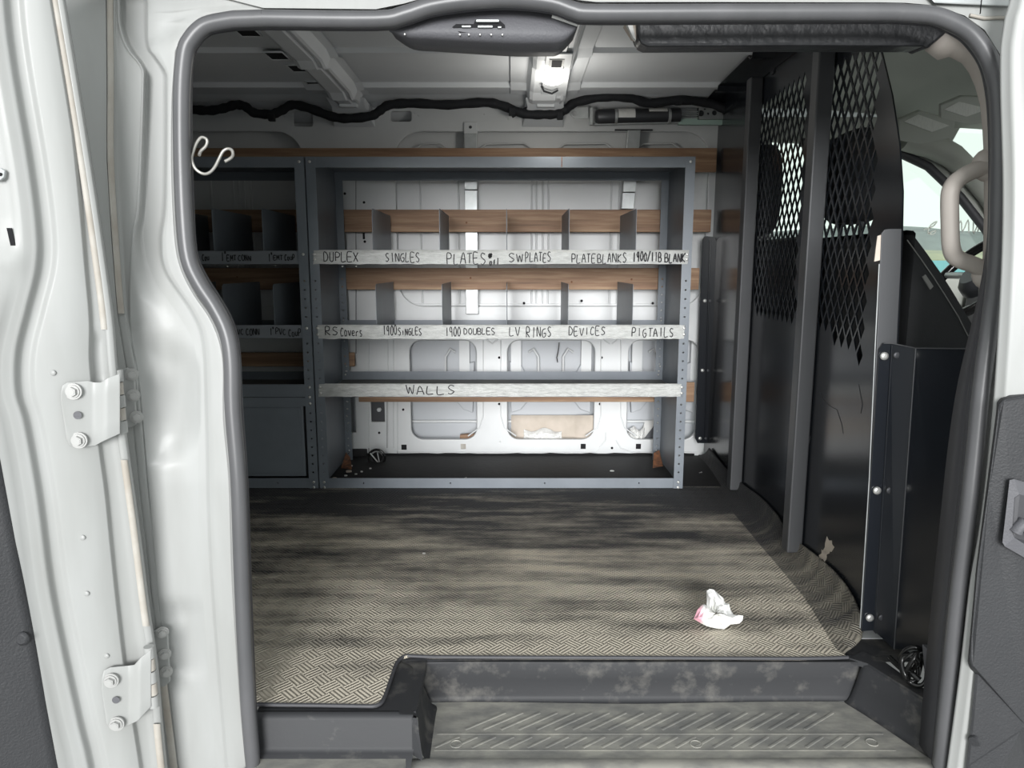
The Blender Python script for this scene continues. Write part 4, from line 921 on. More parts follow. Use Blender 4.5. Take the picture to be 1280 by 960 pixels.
b = MB(); q = [PR(690, 75.5, 1.4364), PR(703, 75.5, 1.4364), PR(701, 85.5, 1.4364), PR(689, 85.5, 1.4364)]; b.prism(q, (0, 0, -0.001)); b.build('socket_grid', 'hole', lb)
b = MB(); b.tube([PR(677, 108, 1.43), PR(680, 114, 1.425), PR(690, 117, 1.425), PR(697, 113, 1.43)], 0.0035, 6); b.build('lead', 'loom', t)
# curtain airbag inflator
t = thing('airbag_inflator', 'dark cylinder with white labels clamped on a bracket below the loom', 'airbag inflator', PD(820, 155, 2.99))
def LY(u, v): return PD(u, v, 2.985)
b = MB(); b.tube([LY(744, 146), LY(746, 146), LY(748, 146), LY(768, 145.5)], [0.020, 0.026, 0.029, 0.029], 18); b.tube([LY(768, 145.5), LY(850, 144)], 0.027, 18); b.build('canister', 'canister', t)
for u in (769.5, 836): b = MB(); b.tube([LY(u-1.6, 145.5), LY(u+1.6, 145.4)], 0.0305, 18); b.build('clamp', 'galv', t)
for u0, u1, v0, v1 in ((772, 793, 136, 148.5), (810, 833, 134.5, 141)):
    rows = []
    for k in range(7):
        f = k/6; rows.append([])
        for u in (u0, u1):
            p = LY(u, v0+(v1-v0)*f); cz = LY(u, 145.2-(u-770)*0.018).z; dz = max(-.0275, min(.0275, p.z-cz)); rows[-1].append(Vector((p.x, 2.985-math.sqrt(max(0, .0284**2-dz**2)), cz+dz)))
    b = MB(); b.grid(rows, flip=True); b.build('label', 'paper', t)
for dz in (-.012, -.004, .004, .012):
    b = MB(); a = LY(850, 144); b.tube([a+Vector((0, -.006, dz)), LY(872, 143.5)+Vector((0, -.006, dz))], 0.0028, 8); b.build('rod', 'galv', t)
b = MB(); a0, a1 = LY(872, 150), LY(908, 135)
sh_ = sheet('end_bracket', 'galv', [(a0.x, a0.z), (a1.x, a0.z), (a1.x, a1.z), (a0.x, a1.z)], [circ(LY(881, 0).x, LY(881, 142.5).z, 0.012, 12), circ(LY(890, 0).x, LY(890, 143).z, 0.005, 8), circ(LY(898, 0).x, LY(898, 142).z, 0.010, 12), rrect(LY(884, 0).x, a1.z-.010, LY(887, 0).x, a1.z-.004, .001, 1)], 0.004, lambda a, c, tt: (a, 2.972+tt, c), t)
b = MB(); b.box((a0.x-.002, 2.98, a0.z), (a1.x+.01, 2.995, a1.z)); b.build('bracket_back', 'canister', t)
b = MB(); a0, a1 = LY(848, 156), LY(905, 148); b.box((a0.x, 2.98, a0.z), (a1.x, 3.0, a1.z)); b.build('primed_bracket', 'green', t)
tri = [LY(712, 144), LY(722, 135), LY(735, 134), LY(735, 149), LY(718, 149)]
sheet('mount_plate', 'galv', [(p.x, p.z) for p in tri], [circ(LY(719, 0).x, LY(719, 143.5).z, 0.011, 12)], 0.004, lambda a, c, tt: (a, 2.975+tt, c), t)
b = MB(); b.tube([LY(725, 141), LY(735, 141)], 0.011, 10); b.build('connector', 'brass', t)
b = MB(); a0, a1 = LY(736, 158), LY(741, 136); b.box((a0.x, 2.955, a0.z), (a1.x, 2.975, a1.z)); b.build('clamp_block', 'galv', t, bevel=.003)
b = MB(); b.tube([LY(740, 155.5), LY(848, 153)], 0.005, 8); b.build('lower_tube', 'galv', t)
# latch housing under the middle of the door frame
t = thing('latch_housing', 'grey plastic latch housing bulging under the middle of the frame top', 'latch housing', (0.0, 1.27, 1.17))
topl = [(484, 30), (505, 26), (540, 14), (590, 8), (640, 6), (690, 10), (712, 20), (724, 27)]
midl = [(486, 38), (505, 43), (540, 45), (590, 48), (640, 50), (680, 50), (706, 47), (722, 33)]
botl = [(489, 40), (512, 54), (545, 57), (590, 60), (640, 63), (680, 63), (700, 61), (719, 42)]
tc = catmull([(a, c, 0) for a, c in topl], 5); mc = catmull([(a, c, 0) for a, c in midl], 5); bc = catmull([(a, c, 0) for a, c in botl], 5); rows = []
for i, (a, m_, c) in enumerate(zip(tc, mc, bc)):
    f = math.sin(math.pi*i/(len(tc)-1))**0.5
    p0 = PD(a.x, a.y, 1.262); p1 = PD(m_.x, m_.y, 1.258-0.012*f); p2 = PD(c.x, c.y, 1.275+0.004*f); rows.append([p0, p0*.6+p1*.4+Vector((0, -.004*f, 0)), p0*.25+p1*.75+Vector((0, -.006*f, 0)), p1, p1*.7+p2*.3+Vector((0, .001, -.001)), p2, p2+Vector((0, .05, 0.004)), p2+Vector((0, .08, 0.05))])
b = MB(); b.grid(rows); hs_ = b.build('shell', 'plastic', t)
def LH(u, v, o=0): return PD(u, v, 1.246-o)
b = MB(); sl = [LH(u, v, .001) for u, v in ((565, 34), (570, 30), (592, 30), (594, 25), (624, 25), (631, 31), (632, 38), (620, 40), (575, 41))]; b.prism(sl, (0, .004, 0)); lt = b.build('latch_slot', 'hole', t)
for q in (((577, 31.5), (589, 35)), ((597, 31.5), (616, 35.5)), ((622, 32.5), (627, 36)), ((595, 24), (624, 28.5))):
    b = MB(); a, c = LH(*q[0], .006), LH(*q[1], .002); b.box(a, c); b.build('latch_bar', 'galv', lt, bevel=.001)
for u in (575, 586, 600, 614, 628): bolt('rivet', 'bolt', t, LH(u, 43.5, .004), (0, -1, 0), 0.0018, 0.002)
bolt('rivet', 'bolt', t, LH(506, 43, .0), (0, -1, 0), 0.0018, 0.002)
b = MB(); b.tube([PD(690, 20, 1.25), PD(705, 25, 1.25), PD(722, 31, 1.25)], .003, 6); b.build('bright_edge', 'paper', t)
# padded header over the bulkhead
t = thing('header_panel', 'long black wrinkled padded header panel under the frame top at the right', 'header panel', PD(990, 50, 1.34))
q = [(796, 22), (1186, 22), (1184, 41), (1160, 61), (1155, 57.5), (990, 57), (810, 58), (801, 54), (797, 44)]
b = MB(); b.prism([PD(u, v, 1.30) for u, v in q], (0, 0.055, 0.004)); b.build('padding', 'header', t, bevel=.005)
b = MB(); b.prism([PD(u, v, 1.315) for u, v in ((781, 30), (797, 28), (797, 48), (791, 46))], (0, .02, 0)); b.build('torn_end', 'card', t)
b = MB(); b.prism([PD(u, v, 1.30) for u, v in ((783, 28), (790, 28), (795, 50), (791, 46))], (0, .01, 0)); b.build('end_bracket', 'paper', t)
# bent wire hook by the seal
hk = [(249, 194), (251, 189), (257, 183), (259, 177), (257, 173), (251, 172), (245, 180), (241, 191), (239.5, 199), (243, 209), (249, 215), (256, 217.5), (263, 215), (269, 208), (274, 198), (279, 189), (285, 186), (290, 188), (291, 194), (288, 198), (281, 202)]
b = MB(); b.tube(catmull([PD(u, v, 1.232+0.012*math.sin(i*.5)) for i, (u, v) in enumerate(hk)], 4), 0.0026, 8); tag(b.build('wire_hook', 'steelwire', None), 'bent bare wire double hook hanging from the seal at upper left', 'hook')
# ================================================================= BULKHEAD
PYF = 1.47
t = thing('bulkhead', 'glossy black steel bulkhead with expanded mesh windows, dividing cargo from cab', 'bulkhead', (0.815, 2.3, 0.0))
def PPz(u, v): p = PP(u, v); return (p.y, p.z)
fe = [PPz(u, v) for u, v in ((1097, 42), (1104, 70), (1116, 120), (1125, 180), (1129, 240), (1128, 290), (1122, 430), (1110, 600), (1096, 786))]
fe = [(max(PYF-.03, a), c) for a, c in fe]
ol = [(3.045, 0.03)]+[(y, z-0.012) for y, z in prof[::-1] if 1.9 < y < 3.06]+fe+[(fe[-1][0], 0.02)]
zt_ = [p for p in ol]
reg1 = [PPz(u, v) for u, v in ((950, 136), (1009, 98), (994, 408), (943, 388))]; reg2 = [PPz(u, v) for u, v in ((1034, 84), (1104, 48), (1080, 450), (1017, 402))]
def inside(p, poly):
    c = False; j = len(poly)-1
    for i in range(len(poly)):
        if (poly[i][1] > p[1]) != (poly[j][1] > p[1]) and p[0] < (poly[j][0]-poly[i][0])*(p[1]-poly[i][1])/(poly[j][1]-poly[i][1])+poly[i][0]: c = not c
        j = i
    return c
SW, LW = 0.0400, 0.0620; dia = []
for reg in (reg1, reg2):
    for i in range(-5, 60):
        for j in range(-5, 80):
            cy_, cz_ = 1.40+SW*(i+(0.5 if j % 2 else 0)), 0.4+LW/2*j
            if inside((cy_, cz_), reg): dia.append([(cy_-SW*.40, cz_), (cy_, cz_-LW*.42), (cy_+SW*.40, cz_), (cy_, cz_+LW*.42)])
print('diamonds', len(dia))
sheet('panel', 'black', ol, dia, 0.0035, lambda a, c, tt: (PX0+PXK*a+tt, a, c), t)
def ppost(yc, w, u_lab, z1):
    b = MB(); x = PX0+PXK*yc; b.box((x-0.046, yc-w/2, 0.03), (x-0.004, yc+w/2, z1)); return b.build('post', 'blackpost', t, bevel=.004)
y1 = 2.50; y2 = 1.93
ppost(y1, 0.045, 0, 1.43); ppost(y2, 0.045, 0, 1.43)
b = MB()                                                    # angle along the roof
rows = []
for y, z in [(p[0], p[1]) for p in prof if 1.9 < p[0] < 3.04]:
    x = PX0+PXK*y; rows.append([Vector((x-.075, y, z-.012)), Vector((x-.004, y, z-.014)), Vector((x-.004, y, z-.06))])
b.grid(rows, smooth=False); b.build('roof_angle', 'black', t, solid=0.003)
for u, v in ((948, 95), (975, 76), (936, 103)):
    p = PZ(u, v, 1.468); bolt('bolt', 'bolt', t, p, (0, 0, -1), 0.006, 0.004)
# wall strip with bolts where it meets the far wall
b = MB(); q = [PD(u, v, 2.985) for u, v in ((878, 300), (881, 295), (893, 296), (896, 300), (890, 548), (887, 554), (872, 554), (869, 548))]; b.prism(q, (0, .004, 0)); wsx = b.build('wall_flange', 'black', t, bevel=.001)
b = MB(); b.tube([PD(887.5, 300, 2.983), PD(881, 550, 2.983)], 0.003, 6); b.build('flange_bead', 'black', wsx)
for u, v in ((881, 376), (878, 463), (875, 548)): bolt('bolt', 'bolt', wsx, PD(u, v, 2.984), (0, -1, 0), 0.0075, 0.004)
for u, v in ((887.5, 376), (885, 463), (882, 548)): bolt('hole_plug', 'canister', wsx, PD(u, v, 2.982), (0, -1, 0), 0.006, 0.002)
# front edge flange, scraped along its left edge
b = MB(); fl = [(1102, 292), (1106, 287), (1112, 286), (1127, 286), (1126, 330), (1121, 430), (1110, 600), (1097, 786), (1075, 786), (1088, 600), (1096, 430)]
q = [PD(u, v, PYF-.012) for u, v in fl]; b.prism(q, (0, .004, 0)); ff = b.build('edge_flange', 'blackpost', t, bevel=.001)
b = MB(); b.tube([PD(u, v, PYF-.013) for u, v in ((1099, 330), (1094, 430), (1086.5, 600), (1075, 785))], 0.0012, 6); b.build('scraped_edge', 'galv', ff)
b = MB(); b.prism([PD(u, v, PYF-.010) for u, v in ((1097, 295), (1103, 293), (1101, 325), (1093, 327), (1095, 310))], (0, .002, 0)); b.build('torn_strip', 'card', ff)
# folded wing closing the gap to the pillar
ya, yf, yr = PYF-.018, 1.415, 1.275
A = [PD(1099, 437, ya), PD(1104, 429, ya), PD(1114, 429, ya), PD(1144, 435, yf), PD(1117, 811, yf), PD(1092, 788, ya), PD(1077, 789, ya)]
b = MB(); b.add([A[0], A[1], A[2], PD(1092, 788, ya), A[6]], [(0, 1, 2, 3, 4)]); b.add([A[2], A[3], A[4], A[5]], [(0, 1, 2, 3)])
b.add([A[3], PD(1217, 436, yr), PD(1224, 436, yr+.02), PD(1190, 815, yr+.02), PD(1181, 814, yr), A[4]], [(0, 1, 4, 5), (1, 2, 3, 4)])
b.build('wing_panel', 'black', t, weld=True); wp = bpy.data.objects['wing_panel']; md = wp.modifiers.new('s', 'SOLIDIFY'); md.thickness = .003
b = MB(); b.tube([A[3]+Vector((0, -.002, 0)), A[4]+Vector((0, -.002, 0))], 0.0014, 6); b.tube([A[1]+Vector((0, -.002, 0)), A[2]+Vector((0, -.002, 0)), A[3]+Vector((0, -.002, 0)), PD(1217, 436, yr-.002)], 0.0012, 6); b.build('worn_fold', 'blackpost', wp)
b = MB(); b.tube([PD(1115, 432, ya-.002), PD(1094, 786, ya-.002)], 0.0016, 6); b.build('panel_bead', 'black', wp)
for u, v in ((1105, 445), (1096, 613), (1087, 772)): bolt('bolt', 'bolt', wp, PD(u, v, ya-.002), (0, -1, 0), 0.0085, 0.005)
for u, v in ((1121, 444), (1112, 613), (1102, 772)): bolt('hole_plug', 'canister', wp, PD(u, v, ya-.012), (0, -1, 0), 0.007, 0.002)
for (uu, vv, s) in ((1033, 684, 1.0), (1028, 694, .7)):
    b = MB(); rr = random.Random(uu); pts = [PP(uu+s*7*math.cos(a)*rr.uniform(.5, 1.2)+s*2, vv+s*12*math.sin(a)*rr.uniform(.5, 1.2), -0.0022) for a in [k*math.pi/7 for k in range(14)]]
    b.prism(pts, (-0.0004, 0, 0)); b.build('paint_chip', 'card', t)
for pts in (((1025, 490), (1029, 500), (1038, 508), (1046, 512), (1052, 530), (1054, 542)), ((1073, 480), (1078, 505), (1076, 517)), ((1013, 545), (1009, 565))):
    b = MB(); b.tube([PP(u, v, -0.0022) for u, v in pts], 0.0006, 4); b.build('scratch', 'blackpost', t)
# ================================================================= CAB BEYOND THE BULKHEAD
FYC = 3.00
o1 = [(1.05, 1.235), (1.62, 1.235)]
wp_ = [(960, 176), (1060, 180), (1128, 190), (1160, 205), (1200, 242), (1225, 275), (1245, 300), (1262, 336), (1262, 352), (1190, 345), (1100, 330), (960, 322)]
win = [(PD(u, v, FYC).x, PD(u, v, FYC).z) for u, v in wp_]
cw = sheet('wall_right', 'headliner', [(0.86, -0.02), (2.28, -0.02), (2.28, 1.40), (0.86, 1.40)], [win, [W2 for W2 in [(PD(u, v, FYC).x, PD(u, v, FYC).z) for u, v in ((1186, 178), (1196, 160), (1226, 152), (1260, 150), (1275, 300), (1235, 270), (1214, 208))]]], 0.03, lambda a, c, tt: (a, FYC+tt, c), bevel=.004)
tag(cw, **STRUCT)
b = MB(); b.tube([PD(u, v, FYC-.02) for u, v in ((1000, 178), (1060, 181), (1128, 193), (1160, 208), (1200, 246), (1232, 287), (1265, 340))], 0.018, 8); b.build('window_rubber', 'sealdark', cw)
gx = [p[0] for p in win]; b = MB(); b.box((min(gx)-.02, FYC+.018, 0.70), (max(gx)+.05, FYC+.022, 1.38)); g_ = tag(b.build('window_1', 'glass'), **STRUCT)
# marker scribble on the far glass
for pts in (((1155, 287), (1166, 283), (1171, 277), (1164, 281), (1160, 290), (1166, 293), (1170, 288), (1160, 292)), ((1193, 292), (1201, 276), (1203, 290), (1210, 275), (1211, 291)), ((1217, 276), (1217, 292), (1226, 272), (1222, 290))):
    b = MB(); b.tube(catmull([PD(u, v, FYC+.014) for u, v in pts], 3), 0.003, 6); b.build('marker_scribble', 'marker', g_)
b = MB(); rows = []
for y in (1.24, 1.5, 2.1, 2.7, 2.98):
    rows.append([Vector((0.86, y, roofz(y)-.03)), Vector((1.2, y, roofz(y)-.035)), Vector((1.45, y, roofz(y)-.055)), Vector((1.50, y, roofz(y)-.09)), Vector((2.0, y, roofz(y)-.12)), Vector((2.28, y, roofz(y)-.15))])
b.grid(rows, flip=True); hl = b.build('headliner', 'headliner', None); tag(hl, 'grey fabric headliner over the cab beyond the bulkhead', 'headliner')
b = MB(); b.box((2.28, 1.2, 0.2), (2.31, 3.1, 0.72)); b.box((2.28, 1.2, 1.33), (2.31, 3.1, 1.45)); tag(b.build('trim_7', 'headliner'), **STRUCT)
# far A pillar trim and roof corner
t = thing('pillar_trim', 'pale grey-green windscreen pillar trim at the far cab corner', 'pillar trim', PD(1200, 230, FYC-.06))
b = MB(); b.tube([PD(u, v, FYC-.05) for u, v in ((1130, 172), (1165, 182), (1190, 195), (1212, 215), (1236, 245), (1262, 290))], [0.05, .05, .046, 0.042, .038, .036], 12); b.build('cover', 'pillar', t)
for nm, lab, q, lq, y in (('sun_visor', 'grey far sun visor with a warning label above the driver window', ((1124, 176), (1124, 150), (1150, 139), (1194, 152), (1192, 172), (1150, 180)), ((1130, 152), (1148, 143), (1187, 157), (1165, 165)), 2.35), ('sun_visor', 'grey near sun visor with a label, at the top of the windscreen', ((1176, 148), (1176, 132), (1202, 121), (1245, 122), (1245, 152), (1212, 156)), ((1180, 137), (1199, 127), (1236, 136), (1208, 146)), 2.1)):
    t = thing(nm, lab, 'sun visor', PD(q[0][0], q[0][1], y), 'cab sun visors')
    b = MB(); b.prism([PD(u, v, y) for u, v in q], (0, 0.012, 0.008)); b.build('board', 'headliner', t, bevel=.002)
    b = MB(); b.prism([PD(u, v, y-.003) for u, v in lq], (0, 0.002, 0)); b.build('label', 'visorlabel', t)
# seats
def seat(name, label, y0, y1, prof):
    t = thing(name, label, 'seat', (0.95, (y0+y1)/2, 0.42))
    P_ = [Vector((max(0.832, p.x), 0, p.z)) for p in prof]; b = MB(); n = len(P_); c0 = sum(P_, Vector())/n
    ring = lambda y, s: [Vector((max(0.832, c0.x+(p.x-c0.x)*s), y, c0.z+(p.z-c0.z)*s)) for p in P_]
    rows = [r+[r[0]] for r in (ring(y0, .95), ring(y0+.006, .985), ring(y0+.03, 1.0), ring(y1-.03, 1.0), ring(y1-.008, .95), ring(y1, .84))]
    b.grid(rows, smooth=True); b.add(ring(y0, .95), [list(range(n))]); b.add(ring(y1, .84), [list(range(n))[::-1]]); b.build('seat_back', 'fabric', t)
    b = MB(); b.box((0.86, y0+.02, 0.20), (1.38, y1-.02, 0.42)); b.build('seat_cushion', 'fabric', t, bevel=.05); b = MB(); b.box((0.90, y0+.06, -0.002), (1.30, y1-.06, 0.20)); b.build('seat_base', 'plastic', t)
    return t
pf = [PD(u, v, 1.53) for u, v in ((1112, 300), (1118, 288), (1126, 287), (1137, 293), (1155, 314), (1172, 338), (1186, 360), (1204, 390), (1217, 412), (1232, 440), (1240, 560), (1120, 560), (1105, 430))]
t = seat('cab_seat', 'black fabric passenger seat with grey seam behind the bulkhead edge', 1.52, 2.16, pf)
b = MB(); b.tube([PD(u, v, 1.519) for u, v in ((1134, 300), (1150, 322), (1168, 348), (1182, 370), (1198, 396), (1210, 420))], 0.0012, 6); b.build('stitching', 'thread', t)
b = MB(); b.prism([PD(u, v, 1.517) for u, v in ((1153, 346), (1157, 343), (1167, 358), (1163, 362))], (0, .003, 0)); b.build('fabric_tag', 'thread', t)
def headrest(parent, xc, yc, u, v0, v1, dy, dx=.055):
    zc_ = (PD(u, v0, yc).z+PD(u, v1, yc).z)/2; w0 = (PD(u, v0, yc).z-PD(u, v1, yc).z)/2; b = MB(); rows = []
    for i in range(13):
        th = math.pi*i/12; rows.append([])
        for j in range(25):
            ph = 2*math.pi*j/24; cx_, cy_, cz_ = math.sin(th)*math.cos(ph), math.sin(th)*math.sin(ph), math.cos(th); pw = lambda q: math.copysign(abs(q)**.6, q)
            rows[-1].append(Vector((xc+pw(cx_)*dx, yc+pw(cy_)*dy/2, zc_+pw(cz_)*w0)))
    b.grid(rows); b.build('headrest', 'fabric', parent)
    for yy in (yc-.06, yc+.06): b = MB(); b.tube([(xc, yy, zc_-w0+.01), (xc, yy, zc_-w0-.09)], .007, 8); b.build('headrest_post', 'canister', parent)
headrest(t, 0.92, 2.00, 1065, 163, 281, .26)
pf2 = [Vector((x, 0, z)) for x, z in ((.84, .84), (.86, .90), (.92, .915), (.98, .88), (1.02, .78), (1.06, .60), (1.10, .40), (.98, .36), (.88, .50))]
t = seat('cab_seat', 'black fabric driver seat seen through the rear bulkhead mesh', 2.30, 2.84, pf2)
headrest(t, 0.92, 2.74, 962, 182, 296, .22)
# steering wheel and dashboard
t = thing('steering_wheel', 'black steering wheel with silver hub insert beyond the grab handle', 'steering wheel', PD(1215, 345, 2.5))
c = PD(1222, 345, 2.45); b = MB(); ax = Vector((-0.75, 0, 0.66)).normalized(); u_ = Vector((0, 1, 0)); v_ = ax.cross(u_)
b.tube([c+u_*.19*math.cos(a)+v_*.19*math.sin(a) for a in [k*math.pi/20 for k in range(40)]], 0.016, 10, closed=True); b.build('rim', 'cable', t)
b = MB(); b.tube([c-ax*.03, c, c+ax*.02], [.075, .07, .05], 18); b.build('hub', 'canister', t)
b = MB(); b.tube([c-u_*.17, c+u_*.17], .012, 8); b.tube([c, c-v_*.17], .012, 8); b.build('spoke', 'galv', t)
b = MB(); b.tube([c, Vector((1.86, c.y, c.z-.12))], .03, 10); b.build('column', 'canister', t)
b = MB(); b.hexa([(1.80, 1.25, 0.25), (2.25, 1.25, 0.25), (2.25, 2.97, 0.25), (1.80, 2.97, 0.25)], [(1.86, 1.25, 0.80), (2.25, 1.25, 0.86), (2.25, 2.97, 0.86), (1.86, 2.97, 0.80)])
o = b.build('dashboard', 'plastic', None, bevel=.03); tag(o, 'dark plastic dashboard in front of the steering wheel', 'dashboard')
# grab handle on the pillar cover
t = thing('grab_handle', 'thick beige D-shaped grab handle at the right of the opening', 'grab handle', PD(1232, 350, 1.33))
hp = [(1246, 207), (1232, 209), (1218, 213), (1204, 220), (1194, 228), (1188.5, 238), (1187, 252), (1187.5, 280), (1188.5, 305), (1192, 318), (1200, 325), (1214, 330), (1228, 336), (1246, 344)]
b = MB(); b.tube(catmull([PD(u, v, 1.33+(0.0 if 1190 < u else -.004)) for u, v in hp], 4), 0.0150, 14); b.build('grip', 'beige', t)
for v in (206, 342): b = MB(); b.ball(PD(1236, v, 1.335), .03, .02, .03, 14, 9); b.build('end_boss', 'beige', t)
# beige pillar cover inside the seal
L_ = [(1156, 62), (1172, 74), (1186, 70), (1203, 78), (1212, 90), (1220, 108), (1226, 130), (1229, 160), (1231, 200), (1231, 260), (1230, 310), (1228, 350), (1224, 362), (1222, 400), (1217, 440)]
R_ = [(1186, 30), (1196, 34), (1208, 42), (1219, 52), (1230, 66), (1240, 88), (1247, 112), (1252, 145), (1254, 200), (1254, 260), (1252, 310), (1248, 350), (1246, 362), (1242, 400), (1236, 440)]
t = thing('pillar_cover', 'beige curved pillar cover lining the right edge inside the seal', 'pillar cover', PD(1235, 400, 1.28))
b = MB(); k1 = 12; rows = [[PD(l[0]+2, l[1], 1.36), PD(l[0], l[1], 1.335), PD(l[0]*.6+r_[0]*.4, l[1]*.6+r_[1]*.4, 1.318), PD(r_[0], r_[1], 1.30)] for l, r_ in list(zip(L_, R_))[:k1+1]]
b.grid(rows); b.build('upper_cover', 'beige', t, solid=.003)
b = MB(); rows = [[PD(l[0], l[1], 1.40), PD(r_[0], r_[1], 1.29)] for l, r_ in list(zip(L_, R_))[k1:]]; b.grid(rows); b.build('lower_cover', 'pillar', t, solid=.003)
# cable coil and gap behind the step
t = thing('cable_coil', 'coiled glossy black cables in the gap below the bulkhead wing', 'cable', PZ(1140, 850, -.02))
c = PD(1146, 836, 1.30)
for k, (r_, dx, dy) in enumerate(((.030, 0, 0), (.026, -.004, .012), (.034, .002, .018), (.020, -.012, .006))):
    b = MB(); b.tube([c+Vector((dx+r_*.62*math.cos(a), dy+.008*math.sin(a*2+k), r_*math.sin(a)*1.15)) for a in [j*math.pi/14 for j in range(28)]], 0.0042, 8, closed=True); b.build('loop', 'cable', t)
b = MB(); b.tube([PD(1112, 822, 1.36), PD(1125, 834, 1.33), PD(1140, 842, 1.31), PD(1150, 850, 1.30)], .006, 8); b.build('lead', 'cable', t)
b = MB(); b.prism([PD(u, v, 1.26) for u, v in ((1160, 812), (1184, 814), (1180, 880), (1172, 872), (1163, 848))], (0, .02, 0)); o = b.build('sill_bracket', 'plastic', None, bevel=.001); tag(o, 'grey pressed bracket between the cable coil and the seal', 'bracket')
# ================================================================= LOOSE ITEMS
base = PZ(899, 786, 0.006)
t_pts = {(0): (868, 778), 1: (873, 763), 2: (880, 758), 3: (886, 762)}
rr = random.Random(11)
def WR(u, v, y): return PD(u, v, y)
yb_ = base.y
outl = [(867, 777), (872, 765), (877, 760), (880, 758.5), (883, 760), (883, 742), (887, 739.5), (892, 740.5), (898, 746), (904, 751), (906, 757), (911, 758), (913, 766), (919, 774), (929, 773), (928, 779), (924, 783), (913, 784), (905, 790), (895, 789), (883, 786), (875, 782)]
cxp, cyp = 895, 770
b = MB(); rings = []
for ri, s in enumerate((1.0, .82, .62, .42, .22, 0.06)):
    ring_ = []
    for k, (u, v) in enumerate(outl):
        uu, vv = cxp+(u-cxp)*s, cyp+(v-cyp)*s; d = (1-s)**.6*.026*(0.55+0.9*((math.sin(k*2.4+ri*1.3)+1)/2)) 
        ybase = PZ(uu, 789, .008).y+0.020*(789-vv)/50-d+0.012
        ring_.append(WR(uu, vv, ybase))
    rings.append(ring_+[ring_[0]])
b.grid(rings, smooth=False)
bk = []
for ri, s in enumerate((1.0, .7, .35, 0.05)):
    ring_ = []
    for k, (u, v) in enumerate(outl):
        uu, vv = cxp+(u-cxp)*s, cyp+(v-cyp)*s; ybase = PZ(uu, 789, .008).y+0.020*(789-vv)/50+(1-s)**.6*.02*(0.5+0.8*((math.sin(k*1.9+ri)+1)/2))+0.012
        ring_.append(WR(uu, vv, ybase))
    bk.append(ring_+[ring_[0]])
b.grid(bk, smooth=False, flip=True)
wr_ = thing('paper_wrapper', 'crumpled white paper wrapper with a pink patch lying on the mat', 'wrapper', PD(890, 772, yb_)); wr_o = b.build('crumpled_sheet', 'wrapper', wr_)
zmin = min(v.co.z for v in wr_o.data.vertices)+wr_.location.z; wr_.location.z -= (zmin-0.0065)
for u, v, r_, lab, m_, nm in ((530, 692, .0045, 'tiny white chip lying alone on the middle of the mat', 'paper', 'paper_chip'), (765, 589, .009, 'small pale washer on the black rubber under the right shelf', 'bolt', 'metal_washer')):
    p = PZ(u, v, .0072); b = MB(); b.tube([p, p+Vector((0, 0, .002))], r_, 12); tag(b.build(nm, m_, None), lab, nm.split('_')[-1])
DL = ['largest pale splinter in the litter at the left shelf corner', 'bright scrap beside the front of the left side panel', 'small pale crumb in the litter behind the base rail', 'small pale crumb under the left unit corner', 'tan chip against the rusty rear gusset', 'small pale crumb nearest the ring fitting', 'tiny white crumb in front of the ring fitting']
for (u, v, s), lab in zip(((436, 590, .013), (418, 599, .012), (432, 595, .007), (452, 590, .006), (437, 583, .012), (463, 586, .006), (445, 593, .005)), DL):
    p = PZ(u, v, .007); rr = random.Random(u); b = MB(); pts = [p+Vector((s*1.3*math.cos(a)*rr.uniform(.5, 1), s*math.sin(a)*rr.uniform(.5, 1), 0)) for a in [k*math.pi/3 for k in range(6)]]
    b.prism(pts, (0, 0, .002+s*.3)); tag(b.build('debris_chip', 'card' if s > .011 else 'paper', None), lab, 'debris', 'litter chips at the shelf corner')
for u, v, lab in ((579, 598, 'small screw on the rubber just behind the base rail, left of centre'), (874, 591, 'small screw on the floor right of the shelving unit')):
    p = PZ(u, v, .0085); b = MB(); b.tube([p, p+Vector((.006, .004, .0)), p+Vector((.012, .009, .0))], [.0012, .0012, .0026], 8); tag(b.build('loose_screw', 'bolt', None), lab, 'screw')
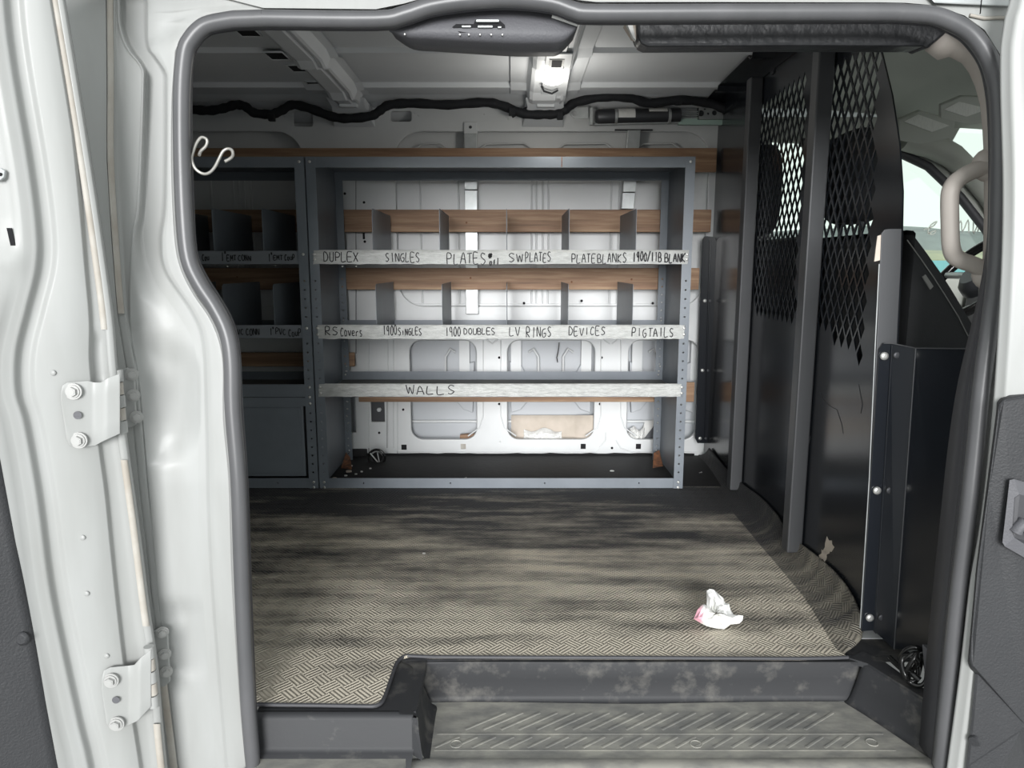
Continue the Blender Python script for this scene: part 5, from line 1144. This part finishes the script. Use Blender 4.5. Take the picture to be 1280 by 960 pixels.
# ================================================================= OUTSIDE, BEYOND THE FAR WINDOW
def land(name, pts, y, depth, m, label, cat):
    b = MB(); n = 40; rows = []
    x0, x1 = pts[0][0], pts[-1][0]; rr = random.Random(len(name)+int(y))
    for k in range(n+1):
        x = x0+(x1-x0)*k/n; z = interp([(p[0], p[1]) for p in pts], x)+rr.uniform(-.004, .004)*y*.4; rows.append([Vector((x, y, -.62)), Vector((x, y+depth*.4, z*.8)), Vector((x, y+depth*.7, z)), Vector((x, y+depth, -.62))])
    b.grid(rows, smooth=False); tag(b.build(name, m, None), label, cat)
land('hillside', [(-60, 4), (30, 6), (90, 13), (130, 15), (165, 12.5), (230, 10), (330, 4)], 215, 60, 'hill', 'grey-blue wooded hillside seen through the far cab window', 'hillside')
land('field_bank', [(-10, 0.4), (24, 1.1), (46, 2.8), (60, 2.4), (90, 1)], 70, 20, 'field', 'yellow green grassy bank below the hillside', 'bank')
b = MB(); b.box((33, 60, -0.62), (42, 60.2, 1.3)); b.box((20, 60, -.62), (24, 60.2, 1.0)); tag(b.build('site_hoarding', 'teal', None), 'teal hoarding standing in front of the grassy bank', 'hoarding')
#THINGS2_END
# ================================================================= CAMERA AND LIGHT
cam = bpy.data.cameras.new('camera'); co = bpy.data.objects.new('camera', cam); C.objects.link(co)
cam.sensor_width = 36; cam.sensor_fit = 'HORIZONTAL'; cam.lens = F/1280*36; cam.clip_start = 0.02; cam.clip_end = 1000
co.location = (0, 0, H); co.rotation_euler = (math.pi/2-TH, 0, 0); bpy.context.scene.camera = co
w = bpy.data.worlds.new('overcast'); bpy.context.scene.world = w; w.use_nodes = True; nt = w.node_tree
bg = nt.nodes['Background']; g = N(nt, 'ShaderNodeTexCoord'); sx = N(nt, 'ShaderNodeSeparateXYZ'); nt.links.new(g.outputs['Generated'], sx.inputs[0])
r = ramp(nt, sx.outputs[2], [(0.0, (0.95, 1.04, 1.0)), (0.3, (1.0, 1.04, 1.03)), (1.0, (0.80, 0.83, 0.86))]); nt.links.new(r.outputs[0], bg.inputs[0])
bg.inputs[1].default_value = 0.78
sun = bpy.data.lights.new('sun', 'SUN'); sun.energy = 3.0; sun.angle = math.radians(24); so = bpy.data.objects.new('sun', sun); C.objects.link(so)
so.rotation_euler = (math.radians(81.5), 0, math.radians(-3))
vs = bpy.context.scene.view_settings; vs.view_transform = 'Standard'; vs.look = 'None'; vs.gamma = 1; vs.use_curve_mapping = False
vs.exposure = 0.56
bpy.context.scene.cycles.diffuse_bounces = 8
pl = bpy.data.lights.new('dome_lamp_light', 'POINT'); pl.energy = 1.4; pl.color = (1.0, 0.97, 0.9); pl.shadow_soft_size = 0.04; po = bpy.data.objects.new('dome_lamp_light', pl); C.objects.link(po); po.location = PZ(691.5, 101, 1.425)+Vector((0, 0, -0.13))
